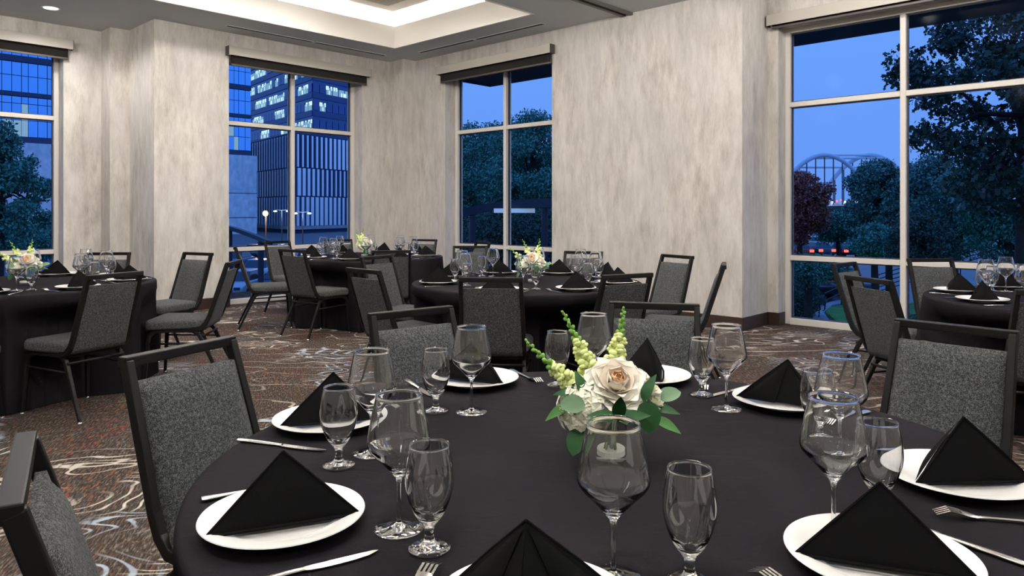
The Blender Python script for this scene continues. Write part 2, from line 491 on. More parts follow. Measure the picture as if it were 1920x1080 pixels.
wall('wall_left', 'mottled grey wall around the striped-building window', [
    (3.437, 4.383, V2, 9.7, 0, ZT), (6.484, U3, V2, 9.7, 0, ZT), (4.383, 6.484, V2, 9.7, HEAD, ZT), (3.437, 3.75, 9.7, 10.154, 0, ZT)])
wall('wall_left_step', 'narrow stepped grey wall strip beside the left window', [(3.201, 3.75, 10.154, 10.85, 0, ZT)])
wall('wall_far_left', 'recessed grey wall around the leftmost window', [
    (2.766, 3.201, V1, 10.85, 0, ZT), (0.666, 2.766, V1, 10.85, HEAD, ZT), (UMIN, 0.666, V1, 10.85, 0, ZT)])
wall('wall_rear', 'grey wall behind the photographer', [(UMIN - 0.3, UMIN, VMIN, 10.85, 0, ZT)])
wall('wall_near', 'grey end wall out of view', [(UMIN - 0.3, 8.25, VMIN - 0.3, VMIN, 0, ZT)])

# ceiling with two lit coffers
COFF = [(1.6, 6.49, 5.787, 8.503), (0.6, 6.49, 0.75, 4.05)]
def ceil_boxes():
    us = sorted({UMIN - 0.3, 8.25} | {c[i] for c in COFF for i in (0, 1)})
    vs = sorted({VMIN - 0.3, 10.85} | {c[i] for c in COFF for i in (2, 3)})
    out = []
    for j in range(len(vs) - 1):
        run = None
        for i in range(len(us) - 1):
            uc, vc = (us[i] + us[i + 1]) / 2, (vs[j] + vs[j + 1]) / 2
            hole = any(c[0] < uc < c[1] and c[2] < vc < c[3] for c in COFF)
            if not hole:
                if run and run[1] == us[i]: run = (run[0], us[i + 1])
                else:
                    if run: out.append((*run, vs[j], vs[j + 1]))
                    run = (us[i], us[i + 1])
        if run: out.append((*run, vs[j], vs[j + 1]))
    return out
mb = MB()
for b in ceil_boxes(): mb.box(*b, ZC, ZC + 0.06)
ceiling = struct(mb.build('ceiling', 'ceiling_paint'), 'flat dark grey ceiling with glowing recessed coffer')
ZLIP, ZUP, PK = 3.943, 4.09, 0.26
def area_light(name, loc, rot, sx, sy, watts, col=LAMP_WARM, spread=PI, parent=None):
    l = bpy.data.lights.new(name, 'AREA'); l.shape = 'RECTANGLE'; l.size = sx; l.size_y = sy
    l.energy = watts; l.color = col; l.spread = spread
    o = bpy.data.objects.new(name, l); COL.objects.link(o); o.location = loc; o.rotation_euler = rot
    if parent is not None: o.parent = parent
    return o
tile_me = MB().box(-0.293, 0.293, -0.293, 0.293, 0, 0.02).mesh('ceiling_tile', 'ceiling_tile_mat', bevel=0.004, seg=1)
for ci, (a, b, c, d) in enumerate(COFF):
    cof = empty('ceiling_coffer'); cof.parent = ceiling
    f = MB()
    t = 0.03
    f.box(a, a + t, c, d, ZC - 0.002, ZLIP).box(b - t, b, c, d, ZC - 0.002, ZLIP)
    f.box(a + t, b - t, c, c + t, ZC - 0.002, ZLIP).box(a + t, b - t, d - t, d, ZC - 0.002, ZLIP)
    f.build('coffer_fascia', 'coffer_paint', cof)
    s = MB()
    s.box(a - PK, b + PK, c - PK - 0.04, c - PK, ZC + 0.06, ZUP + 0.05).box(a - PK, b + PK, d + PK, d + PK + 0.04, ZC + 0.06, ZUP + 0.05)
    s.box(a - PK - 0.04, a - PK, c - PK, d + PK, ZC + 0.06, ZUP + 0.05).box(b + PK, b + PK + 0.04, c - PK, d + PK, ZC + 0.06, ZUP + 0.05)
    s.build('cove_back', 'coffer_paint', cof)
    MB().box(a - PK - 0.04, b + PK + 0.04, c - PK - 0.04, d + PK + 0.04, ZUP + 0.02, ZUP + 0.06).build('coffer_top', 'coffer_paint', cof)
    # plaster border and lay-in tiles of the raised ceiling
    u0, v0 = b - 0.45, d - 0.42
    nu, nv = int((u0 - a - 0.2) / 0.6), int((v0 - c - 0.2) / 0.6)
    for i in range(nu):
        for j in range(nv):
            to = link('ceiling_tile', tile_me, cof, (u0 - 0.3 - 0.6 * i, v0 - 0.3 - 0.6 * j, ZUP - 0.012))
    g = MB()
    for i in range(nu + 1): g.box(u0 - 0.6 * i - 0.012, u0 - 0.6 * i + 0.012, v0 - 0.6 * nv, v0, ZUP - 0.006, ZUP + 0.018)
    for j in range(nv + 1): g.box(u0 - 0.6 * nu, u0, v0 - 0.6 * j - 0.012, v0 - 0.6 * j + 0.012, ZUP - 0.006, ZUP + 0.018)
    g.build('tile_grid', 'tile_grid', cof)
    # lay-in light panels
    for pi in (1, 3, 5):
        if pi >= nu: continue
        jj = nv // 2
        pu, pv = u0 - 0.3 - 0.6 * (pi + 1), v0 - 0.3 - 0.6 * jj
        MB().box(pu - 0.28, pu + 0.28, pv - 0.28, pv + 0.28, ZUP - 0.018, ZUP - 0.0125).build('light_panel', 'led_lens', cof)
        area_light('panel_lamp', (pu, pv, ZUP - 0.022), (0, 0, 0), 0.56, 0.56, PANEL_W, parent=cof)
    # LED runs in the pocket
    e = MB(); zz = ZC + 0.12
    e.box(a, b, c - 0.14, c - 0.10, zz, zz + 0.015).box(a, b, d + 0.10, d + 0.14, zz, zz + 0.015)
    e.box(a - 0.14, a - 0.10, c, d, zz, zz + 0.015).box(b + 0.10, b + 0.14, c, d, zz, zz + 0.015)
    e.build('led_run', 'led_strip', cof)
    zl = zz + 0.03
    k = math.radians(12)
    area_light('cove_lamp', ((a + b) / 2, c - 0.12, zl), (PI + -k, 0, 0), b - a, 0.06, COVE_W * (b - a), parent=cof)
    area_light('cove_lamp', ((a + b) / 2, d + 0.12, zl), (PI + k, 0, 0), b - a, 0.06, COVE_W * (b - a), parent=cof)
    area_light('cove_lamp', (a - 0.12, (c + d) / 2, zl), (0, PI + k, 0), 0.06, d - c, COVE_W * (d - c), parent=cof)
    area_light('cove_lamp', (b + 0.12, (c + d) / 2, zl), (0, PI - k, 0), 0.06, d - c, COVE_W * (d - c), parent=cof)

# slot diffusers, partition track, downlights
def slot(name, u0, u1, v0, v1, label):
    o = empty(name, ((u0 + u1) / 2, (v0 + v1) / 2, ZC))
    tag(o, label, 'air vent')
    hu, hv = (u1 - u0) / 2, (v1 - v0) / 2
    MB().box(-hu, hu, -hv, hv, -0.003, 0.0).build('slot_opening', 'black_slot', o)
    r = MB(); w = 0.008
    r.box(-hu - w, hu + w, -hv - w, -hv, -0.007, 0).box(-hu - w, hu + w, hv, hv + w, -0.007, 0).box(-hu - w, -hu, -hv, hv, -0.007, 0).box(hu, hu + w, -hv, hv, -0.007, 0)
    r.build('slot_frame', 'ceiling_paint', o)
slot('slot_diffuser', 4.20, 5.41, 8.955, 9.015, 'dark linear ceiling slot above the striped-building window, farther from column')
slot('slot_diffuser', 5.47, 6.66, 8.955, 9.015, 'dark linear ceiling slot above striped-building window, next to corner column')
slot('slot_diffuser', 6.865, 6.925, 7.27, 8.43, 'dark linear ceiling slot above tree-view window, next to corner column')
slot('slot_diffuser', 6.865, 6.925, 6.0, 7.22, 'dark linear ceiling slot above tree-view window, farther from column')
o = empty('partition_track', (5.2, 4.97, ZC)); tag(o, 'dark metal partition track recessed across the grey ceiling', 'track')
MB().box(-3.9, 2.049, -0.075, -0.03, -0.03, 0).box(-3.9, 2.049, 0.03, 0.075, -0.03, 0).build('track_rail', 'track_metal', o)
MB().box(-3.9, 2.049, -0.03, 0.03, -0.004, 0).build('track_groove', 'black_slot', o)

def downlight(u, v, label, watts=DOWN_W, ang=None):
    o = empty('downlight', (u, v, ZC)); tag(o, label, 'ceiling light', 'recessed downlights')
    MB().lathe([(0.075, -0.001), (0.095, -0.001), (0.098, -0.004), (0.095, -0.008), (0.078, -0.006), (0.075, -0.001)], 28).build('trim_ring', 'white_trim', o, smooth=True)
    MB().lathe([(0.0, -0.004), (0.04, -0.004), (0.076, -0.002)], 28).build('lens', 'led_lens', o)
    l = bpy.data.lights.new('downlight_lamp', 'SPOT' if ang else 'POINT'); l.energy = watts; l.color = LAMP_WARM; l.shadow_soft_size = 0.06
    if ang: l.spot_size = math.radians(ang); l.spot_blend = 0.5
    s = bpy.data.objects.new('downlight_lamp', l); COL.objects.link(s); s.parent = o; s.location = (0, 0, -0.03 if ang else -0.09)
downlight(2.425, 9.69, 'round white recessed downlight in the ceiling above the leftmost window', DOWN_W, 160)
for u, v, k in [(5.4, 4.4, 0.55), (6.7, 2.3, 0.5), (6.8, 0.3, 0.6), (3.0, 4.7, 0.75), (0.2, 5.2, 0.9), (-0.3, 2.4, 1.4), (0.05, 0.6, 1.6), (2.6, -0.2, 1.2), (5.0, -0.4, 0.8),
                (0.2, 8.3, 1.0), (-1.8, 6.6, 0.8), (-2.0, -1.6, 1.2), (1.2, -2.9, 1.2), (4.6, -2.9, 1.0)]:
    downlight(u, v, 'round white downlight added out of view to brighten the room', DOWN_W * k)  # unseen downlights added to brighten walls, plates and glasses

# baseboards
def base(name, boxes, label):
    mb = MB()
    for b in boxes: mb.box(*b)
    struct(mb.build(name, 'baseboard_wood', bevel=0.003, seg=1), label)
BH, BT = 0.14, 0.014
base('baseboard_right', [(U3 - BT, U3, 3.519 - BT, 6.158, 0, BH), (U3 - BT, U3, 8.269, 8.983, 0, BH), (U3, U4, 3.519 - BT, 3.519, 0, BH),
                         (U4 - BT, U4, 3.397 - BT, 3.519 - BT, 0, BH), (U4, U4W - 0.03, 3.397 - BT, 3.397, 0, BH)], 'dark brown baseboard along the right wall')
base('baseboard_left', [(3.437, 4.383 + BT, V2 - BT, V2, 0, BH), (6.484 - BT, 7.007, V2 - BT, V2, 0, BH), (4.383, 4.383 + BT, V2, V2 + 0.17, 0, BH), (6.484 - BT, 6.484, V2, V2 + 0.17, 0, BH),
                        (3.437 - BT, 3.437, V2 - BT, 10.154, 0, BH), (3.201 - BT, 3.437 - BT, 10.154 - BT, 10.154, 0, BH), (3.201 - BT, 3.201, 10.154, V1, 0, BH), (2.766, 3.201 - BT, V1 - BT, V1, 0, BH)],
     'dark brown baseboard along the left wall')
base('baseboard_column', [(7.007 - BT, 7.007, 8.983 - BT, V2 - BT, 0, BH), (7.007, U3 - BT, 8.983 - BT, 8.983, 0, BH)], 'dark brown baseboard round the corner column')

# windows: local frame x along the wall, y outwards, z up
ZT1, ZT2 = 2.462, 0.745
def window(name, label, loc, rz, edges, fw=0.055):
    """edges: x positions of the mullion centre lines incl. both ends"""
    root = struct(empty(name, loc, rz), label)
    D = 0.11
    x0, x1 = edges[0], edges[-1]
    f = MB()
    f.box(x0, x0 + fw, 0, D, 0, HEAD).box(x1 - fw, x1, 0, D, 0, HEAD)
    f.box(x0 + fw, x1 - fw, 0, D, HEAD - fw, HEAD)
    f.build('window_frame', 'window_aluminium', root, bevel=0.004, seg=1)
    MB().box(x0 + fw, x1 - fw, -0.02, D, 0.0, 0.07).build('window_sill', 'window_aluminium', root, bevel=0.004, seg=1)
    for x in edges[1:-1]:
        MB().box(x - fw / 2, x + fw / 2, -0.004, D, 0.07, HEAD - fw).build('mullion', 'window_aluminium', root, bevel=0.004, seg=1)
    for i in range(len(edges) - 1):
        a = edges[i] + (fw if i == 0 else fw / 2); b = edges[i + 1] - (fw if i == len(edges) - 2 else fw / 2)
        for z in (ZT1, ZT2):
            MB().box(a, b, 0, D, z - 0.028, z + 0.028).build('transom', 'window_aluminium', root, bevel=0.004, seg=1)
        for z0, z1 in ((0.07, ZT2 - 0.028), (ZT2 + 0.028, ZT1 - 0.028), (ZT1 + 0.028, HEAD - fw)):
            p = MB().box(a, b, 0.052, 0.060, z0, z1).build('pane', 'window_glass', root)
            g = MB(); w = 0.012
            g.box(a, a + w, 0.042, 0.070, z0, z1).box(b - w, b, 0.042, 0.070, z0, z1).box(a + w, b - w, 0.042, 0.070, z0, z0 + w).box(a + w, b - w, 0.042, 0.070, z1 - w, z1)
            g.build('gasket', 'window_gasket', p)
    return root
window('window_1', 'leftmost tall aluminium window, cut by the picture edge', (0, V1 + 0.2, 0), 0, [0.666, 1.716, 2.766])
window('window_2', 'tall window facing the striped building', (0, V2 + 0.2, 0), 0, [4.383, 5.434, 6.484])
window('window_3', 'tall window facing the dense trees, right of the corner column', (U3 + 0.2, 0, 0), -PI / 2, [-8.269, -7.213, -6.158])
window('window_4', 'largest window with oak tree and bridge view', (U4W, 0, 0), -PI / 2, [-3.397, -2.185, -0.97, 0.26])

def shade(label, loc, rz, x0, x1, drop):
    """roller shade: fascia box, end brackets, a strip of dark fabric with hem bar; x along wall, y into the room is negative"""
    root = tag(empty('roller_shade', loc, rz), label, 'window shade')
    root.location = Vector(loc) + Matrix.Rotation(rz, 3, 'Z') @ Vector((0, -0.004, 0))
    MB().box(x0, x1, -0.10, -0.092, HEAD, HEAD + 0.118).box(x0, x1, -0.092, 0.0, HEAD + 0.110, HEAD + 0.118).build('fascia', 'shade_fascia', root, bevel=0.002, seg=1)
    MB().box(x0 - 0.006, x0, -0.098, 0, HEAD, HEAD + 0.118).build('bracket', 'shade_bracket', root)
    MB().box(x1, x1 + 0.006, -0.098, 0, HEAD, HEAD + 0.118).build('bracket', 'shade_bracket', root)
    r = MB().tube([(x0 + 0.03, -0.045, HEAD + 0.06), (x1 - 0.03, -0.045, HEAD + 0.06)], 0.035, 12); r.build('roller', 'shade_fabric', root, smooth=True, angle=40)
    MB().box(x0 + 0.045, x1 - 0.045, -0.050, -0.047, HEAD - drop, HEAD + 0.05).build('shade_cloth', 'shade_fabric', root)
    MB().box(x0 + 0.045, x1 - 0.045, -0.056, -0.041, HEAD - drop - 0.004, HEAD - drop + 0.022).build('hem_bar', 'shade_bracket', root, bevel=0.003, seg=1)
shade('dark roller shade in beige fascia over the leftmost window', (0, V1, 0), 0, 0.60, 2.85, 0.125)
shade('dark roller shade in beige fascia over the striped-building window', (0, V2, 0), 0, 4.34, 6.58, 0.125)
shade('dark roller shade in beige fascia over the tree-view window', (U3, 0, 0), -PI / 2, -8.36, -6.11, 0.125)
shade('barely lowered roller shade in wide fascia over the largest window', (U4, 0, 0), -PI / 2, -3.49, 0.33, 0.03)

# ------------------------------------------------------------------ outside: eaves, ground, buildings, trees
def eave(name, u0, u1, v0, v1, z, label):
    o = MB().box(u0, u1, v0, v1, z, z + 0.35).build(name, 'eave_dark'); tag(o, label, 'roof eave')
eave('roof_eave', 8.26, 9.3, -6.0, 3.95, 3.39, 'dark roof overhang outside the largest window')
eave('roof_eave', 7.62, 8.76, 3.96, 8.6, 3.39, 'dark roof overhang outside the tree-view window')
o = MB().box(7.62, 8.76, 8.77, 8.83, 3.39, 3.45).box(8.70, 8.76, 8.60, 8.77, 3.39, 3.45).build('eave_strut', 'eave_dark'); tag(o, 'thin dark eave strut crossing the sky in tree-view window', 'strut')
GZ = -3.5
struct(MB().box(-250, 900, -500, 900, GZ - 0.3, GZ).build('ground', 'asphalt'), 'dark street and car park beyond the windows')
# our own building below the room
struct(MB().box(UMIN, 7.6, VMIN, 9.7, GZ, -0.13).build('wall_outside_base', 'concrete'), 'outer wall below the room')

def ctree(name, label, cat='building', x=0, y=0, yaw=0.0, group=None):
    u, v = C(x, y); return tag(empty(name, (u, v, GZ), CAMYAW + yaw), label, cat, group)

# stone and glass office block running behind both left windows (face parallel to the left wall)
VB = 140.0
blk = tag(empty('office_block', (0, VB, GZ)), 'blue glass and stone office block behind the leftmost windows', 'building')
ZST = 13.3 - GZ
UE = 70.4
MB().box(-60, UE, 0.4, 40, 0, 60).build('core', 'facade_line', blk)
MB().box(-60, UE + 1.0, -0.6, 30, 0, ZST - 1.0).build('stone_base', 'stone_facade', blk)
for zb in (3.2, 8.1): MB().box(-60, UE + 1.0, -0.62, -0.59, zb, zb + 0.14).build('stone_joint', 'facade_line', blk)
bands = [(ZST - 1.0, 1.0), (ZST + 6.6, 0.7), (ZST + 12.2, 1.0), (ZST + 23.4, 1.0)]
for zb, hb in bands: MB().box(-60, UE, -0.3, 0.4, zb, zb + hb).build('spandrel_band', 'facade_line', blk)
pane_cache = {}
def panel(w, h, m):
    k = (round(w, 3), round(h, 3), m)
    if k not in pane_cache: pane_cache[k] = MB().box(0, w, -0.06, 0.06, 0, h).mesh('glass_panel', m)
    return pane_cache[k]
rows = []
z = ZST
while z < ZST + 36:
    rows.append(z); z += 1.86
ws = [1.35, 1.35, 0.95]
def panel_run(ua, ub, ztop):
    u = ua; k = 0
    while u < ub:
        w = min(ws[k % 3], ub - u)
        zz = ZST + 0.05
        while zz < ZST + ztop:
            top = zz + 2.7
            for zb, hb in bands[1:]:
                if zz < zb < top: top = zb
                if zb <= zz < zb + hb: zz = zb + hb; top = zz + 2.7
            if w > 0.2:
                zz2 = round(top - zz - 0.1, 2)
                if zz2 > 0.3:
                    lit = (zz < ZST + 5.0 and random.random() < 0.10)
                    link('glass_panel', panel(w - 0.09, zz2, 'lit_window_dim' if lit else 'facade_glass'), blk, (u + 0.045, 0, zz))
            zz = top
        u += w; k += 1
panel_run(24.5, 38.5, 30.0)
panel_run(60.5, UE, 30.0)

# car-park building with three tiers of pale vertical fins; its near corner faces us
def face_fins(root, p0, p1, ztiers, spacing, seedv, dark_bias):
    rnd = random.Random(seedv)
    p0, p1 = Vector((*p0, 0)), Vector((*p1, 0)); L = (p1 - p0).length; d = (p1 - p0) / L
    yaw = math.atan2(d.y, d.x)
    fin_me = {}
    for ti, (za, zb) in enumerate(ztiers):
        n = int(L / spacing)
        for i in range(n):
            w = spacing * ((0.34 if dark_bias else 0.2) + 0.34 * (0.5 + 0.5 * math.sin(i * 0.31 + ti * 2.1)) * dark_bias)
            w = round(w, 1)
            key = (w, ti)
            if key not in fin_me: fin_me[key] = MB().box(-w / 2, w / 2, -0.35, 0.05, 0, zb - za - 0.25).mesh('fin', 'fin_pale')
            q = p0 + d * (spacing * (i + 0.5 + 0.25 * (ti % 2)))
            link('fin', fin_me[key], root, (q.x, q.y, za), yaw)
gar = ctree('parking_garage', 'garage clad in three tiers of pale vertical fins outside the second window', x=0, y=0)
def pxd(px, d): return ((px - 960) / 1360 * d, d)
gc = pxd(552, 150.0); gl = pxd(462, 176.0); gr = pxd(690, 172.0)
mbg = MB()
mbg.prism([gc, gr, (gr[0] - 6, gr[1] + 26), (gl[0] + 4, gl[1] + 26), gl], 0, 17.4 - GZ)
mbg.build('core', 'garage_dark', gar)
tiers = [(-2.0 - GZ, 4.3 - GZ), (4.3 - GZ, 10.3 - GZ), (10.3 - GZ, 17.3 - GZ)]
face_fins(gar, gl, gc, tiers, 1.7, 3, 0.0)
face_fins(gar, gc, gr, tiers, 1.45, 5, 1.0)
lo = MB()
for a, b in ((gl, gc), (gc, gr)):
    A, B = Vector((*a, 0)), Vector((*b, 0)); d = (B - A).normalized(); nrm = Vector((d.y, -d.x, 0))
    lo.obox((A + B) / 2 + Vector((0, 0, -2.4 - GZ)) + nrm * 0.3, d * ((B - A).length / 2), nrm * 0.5, (0, 0, 0.35))
lo.build('ledge', 'concrete', gar)

# dark tower with rows of lit office windows behind the garage
tow = ctree('office_tower', 'dark office tower with rows of lit windows above the finned garage', x=0, y=0)
tc_, tl_, tr_ = pxd(586, 205.0), pxd(455, 252.0), pxd(700, 228.0)
MB().prism([tc_, tr_, (tr_[0], tr_[1] + 40), (tl_[0] + 10, tl_[1] + 40), tl_], 0, 62).build('core', 'tower_glass', tow)
def tower_face(p0, p1, bay, seedv, plit):
    rnd = random.Random(seedv)
    A, B = Vector((*p0, 0)), Vector((*p1, 0)); L = (B - A).length; d = (B - A) / L; nrm = Vector((d.y, -d.x, 0)); yaw = math.atan2(d.y, d.x)
    wm = {}
    for key, m, w, h in (('lit', 'lit_window', bay * 0.2, 1.1), ('lit2', 'lit_window', bay * 0.15, 2.1), ('dim', 'lit_window_dim', bay * 0.8, 2.0), ('dark', 'tower_glass', bay * 0.9, 2.4)):
        wm[key] = MB().box(-w / 2, w / 2, -0.1, 0.05, 0, h).mesh('window_pane', m)
    fl = 5.1
    z = 18.5 - GZ
    k = 0
    while z < 58:
        bnd = MB().obox((A + B) / 2 + nrm * 0.12 + Vector((0, 0, z)), d * (L / 2), nrm * 0.15, (0, 0, 0.75)); bnd.build('spandrel_band', 'tower_band', tow)
        n = int(L / bay)
        run = 0
        for i in range(n):
            if run == 0 and rnd.random() < plit: run = rnd.randint(1, 4)
            q = A + d * (bay * (i + 0.5)) + nrm * 0.1
            if run > 0:
                run -= 1
                for s in (-0.36, -0.18, 0.0, 0.18, 0.36):
                    if rnd.random() < 0.75:
                        qq = q + d * (s * bay); link('window_pane', wm['lit'], tow, (qq.x, qq.y, z + rnd.choice([1.0, 2.3])), yaw)
                link('window_pane', wm['dim'], tow, (q.x, q.y, z + 0.95), yaw)
            else:
                link('window_pane', wm['dark'], tow, (q.x, q.y, z + 1.0), yaw)
        z += fl; k += 1
tower_face(tl_, tc_, 2.6, 21, 0.30)
tower_face(tc_, tr_, 2.6, 33, 0.30)

# trees
def leaf_cloud(clumps, n, size, sig, seedv, lobed=False, flat=0.7):
    rs = np.random.RandomState(seedv)
    cl = np.array([c[:3] for c in clumps]); cr = np.array([c[3] for c in clumps])
    p = cr ** 2.2; p /= p.sum()
    idx = rs.choice(len(cl), n, p=p)
    dirs = rs.normal(size=(n, 3)); dirs /= np.linalg.norm(dirs, axis=1)[:, None]
    rad = cr[idx] * (rs.rand(n) ** 0.45) * sig
    P = cl[idx] + dirs * rad[:, None] * np.array([1, 1, flat])
    ax = rs.normal(size=(n, 3)); ax[:, 2] -= 0.35; ax /= np.linalg.norm(ax, axis=1)[:, None]
    bx = np.cross(ax, rs.normal(size=(n, 3))); bx /= np.linalg.norm(bx, axis=1)[:, None]
    s = size * (0.6 + 0.8 * rs.rand(n))[:, None]
    if lobed:
        shp = [(0, 0), (0.35, 0.28), (0.45, 0.12), (0.72, 0.30), (0.8, 0.10), (1.0, 0.0), (0.8, -0.10), (0.72, -0.30), (0.45, -0.12), (0.35, -0.28)]
    else:
        shp = [(0, 0), (0.45, 0.28), (1.0, 0.0), (0.45, -0.28)]
    V = np.stack([P + s * (a * ax + b * bx) for a, b in shp], axis=1).reshape(-1, 3)
    F = np.arange(len(V)).reshape(n, len(shp))
    return V, F
def tree(name, label, x, y, h, crown_z, rx, rz, nl, size, m, seedv, group=None, nclump=46, lobed=False, shape=0.0, trunk_r=0.16, sig=1.0):
    rnd = random.Random(seedv)
    u, v = C(x, y)
    root = tag(empty(name, (u, v, GZ), CAMYAW), label, 'tree', group)
    clumps = []
    for k in range(nclump):
        while True:
            a, b, c = rnd.uniform(-1, 1), rnd.uniform(-1, 1), rnd.uniform(-1, 1)
            if 0.12 < a * a + b * b + c * c < 1.0: break
        taper = 1 - shape * max(0, c)
        clumps.append((a * rx * taper, b * rx * taper, crown_z + c * rz, rnd.uniform(0.22, 0.46) * rx))
    V, F = leaf_cloud(clumps, nl, size, sig, seedv, lobed)
    link('foliage', np_mesh('foliage', V, F, m), root)
    tk = MB().tube([(0, 0, 0), (0.05 * rnd.uniform(-1, 1), 0, crown_z * 0.45), (0.1 * rnd.uniform(-1, 1), 0.05, crown_z), (0, 0, crown_z + rz * 0.7)], [trunk_r * 1.2, trunk_r, trunk_r * 0.7, 0.02], 8)
    tk.build('trunk', 'bark', root, smooth=True)
    br = MB()
    for c in clumps[:26]:
        z0 = crown_z - rz * 0.75 + rnd.uniform(0, rz * 0.8)
        mid = (c[0] * 0.5, c[1] * 0.5, (z0 + c[2]) / 2 + 0.1 * rz)
        br.tube([(0, 0, z0), mid, c[:3]], [trunk_r * 0.4, trunk_r * 0.2, 0.01], 5, caps=False)
    br.build('branches', 'bark', root, smooth=True)
    return root
def zpx(py, d): return EYE + (394 - py) / 1360 * d - GZ       # height above outside ground seen at a picture row
def T(name, label, px, d, top, bot, wpx, nl, size, m, seedv, **kw):
    x = (px - 960) / 1360 * d
    if not kw.get('lobed'): nl, size = int(nl * 2.3), size * 0.66
    zt, zb = zpx(top, d), max(0.3, zpx(bot, d))
    return tree(name, label, x, d, zt, (zt + zb) / 2, wpx / 1360 * d / 2, (zt - zb) / 2, nl, size, m, seedv, **kw)
# leftmost window
T('street_tree', 'leafy dark tree standing outside the leftmost window', -2, 26, 225, 475, 170, 9000, 0.20, 'foliage_green', 1, shape=0.9, nclump=60, sig=0.85)
T('street_tree', 'low dark bush by the bottom of the leftmost window', 70, 34, 425, 475, 180, 5000, 0.22, 'foliage_green', 2)
# tree-view window
T('street_tree', 'tall blue-green tree filling the left panes of tree-view window', 872, 34, 200, 440, 210, 17000, 0.18, 'foliage_green', 3, nclump=70, shape=0.35, sig=0.85)
T('street_tree', 'broad blue-green tree filling right panes of tree-view window', 1000, 30, 212, 440, 220, 18000, 0.17, 'foliage_green', 4, nclump=70, shape=0.5, sig=0.85)
T('street_tree', 'pale tree deep behind the tree-view window mullion', 940, 48, 262, 450, 260, 14000, 0.30, 'foliage_pale', 5, nclump=80)
T('street_tree', 'low undergrowth tree along the bottom of tree-view window', 960, 26, 400, 500, 260, 10000, 0.18, 'foliage_hedge', 6)
# largest window
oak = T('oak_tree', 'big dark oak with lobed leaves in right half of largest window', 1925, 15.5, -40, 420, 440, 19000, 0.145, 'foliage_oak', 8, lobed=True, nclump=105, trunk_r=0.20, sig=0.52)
T('street_tree', 'tree with lamp glow painted reddish at left edge of the largest window', 1500, 40, 318, 448, 120, 9000, 0.24, 'foliage_painted_glow', 9)
T('street_tree', 'small dark tree under the bridge arch in the largest window', 1572, 44, 390, 452, 90, 6000, 0.26, 'foliage_green', 10)
T('street_tree', 'rounded green tree before the bridge in the largest window', 1668, 36, 300, 458, 130, 14000, 0.22, 'foliage_pale', 11)
T('street_tree', 'low leafy tree below the bridge beside the traffic', 1640, 30, 425, 482, 80, 5000, 0.20, 'foliage_green', 12)
T('street_tree', 'wide pale tree under the oak in the largest window', 1790, 34, 300, 480, 200, 14000, 0.24, 'foliage_pale', 13)
T('street_tree', 'dense dark tree at right edge of the largest window', 1890, 30, 280, 500, 170, 12000, 0.22, 'foliage_green', 14)
T('street_tree', 'low bushy tree right of the central mullion of largest window', 1730, 26, 410, 500, 120, 7000, 0.17, 'foliage_hedge', 15)
T('street_tree', 'low branch-heavy tree at lower left of the largest window', 1515, 27, 470, 530, 110, 6000, 0.17, 'foliage_green', 16)

def hedge(label, px, d, w, h, dep, seedv):
    x = (px - 960) / 1360 * d
    u, v = C(x, d)
    root = tag(empty('hedge', (u, v, GZ), CAMYAW), label, 'hedge')
    clumps = [(random.uniform(-w / 2, w / 2), random.uniform(-dep / 2, dep / 2), random.uniform(0.2, h - 0.1), 0.35) for k in range(40)]
    V, F = leaf_cloud(clumps, 6000, 0.09, 1.0, seedv)
    link('foliage', np_mesh('foliage', V, F, 'foliage_hedge'), root)
    s = MB()
    for k in range(6):
        xx = -w / 2 + w * (k + 0.5) / 6; s.tube([(xx, 0, 0), (xx + 0.05, 0, h * 0.6)], [0.03, 0.01], 5)
    s.build('stems', 'bark', root)
hedge('clipped dark hedge at bottom left of the largest window', 1505, 32, 1.7, 1.3, 1.2, 41)
hedge('bushy hedge under the oak at bottom of the largest window', 1800, 24, 4.2, 1.2, 1.2, 42)

# lawn, path, street markings near the largest window
def flat(name, pts, z0, z1, m, label):
    mb = MB(); P = [C(x, y) for x, y in pts]
    # keep counter-clockwise
    A = sum(P[i][0] * P[(i + 1) % len(P)][1] - P[(i + 1) % len(P)][0] * P[i][1] for i in range(len(P)))
    if A < 0: P = P[::-1]
    mb.prism(P, GZ + z0, GZ + z1); struct(mb.build(name, m), label)
def gpt(px, py, z=0.0):
    d = (EYE - GZ - z) * 1360 / (py - 394); return ((px - 960) / 1360 * d, d)
flat('lawn', [gpt(1548, 590), gpt(1556, 580), gpt(1600, 573), gpt(1900, 570), gpt(1900, 650), gpt(1640, 640), gpt(1575, 612)], 0, 0.12, 'lawn', 'green lawn patch beside a curved path')
flat('path', [gpt(1530, 588), gpt(1540, 574), gpt(1560, 567), gpt(1600, 560), gpt(1602, 566), gpt(1560, 574), gpt(1545, 588), gpt(1560, 610), gpt(1590, 640), gpt(1500, 640)], 0, 0.06, 'concrete', 'pale curved footpath outside the largest window')
flat('road_line', [gpt(1490, 540), gpt(1552, 525), gpt(1553, 526.5), gpt(1490, 542)], 0, 0.015, 'road_paint', 'white lane line on the street')
flat('kerb', [gpt(1600, 455), gpt(1700, 452), gpt(1700, 456), gpt(1600, 459)], 0, 0.2, 'concrete', 'pale kerb beyond the trees')
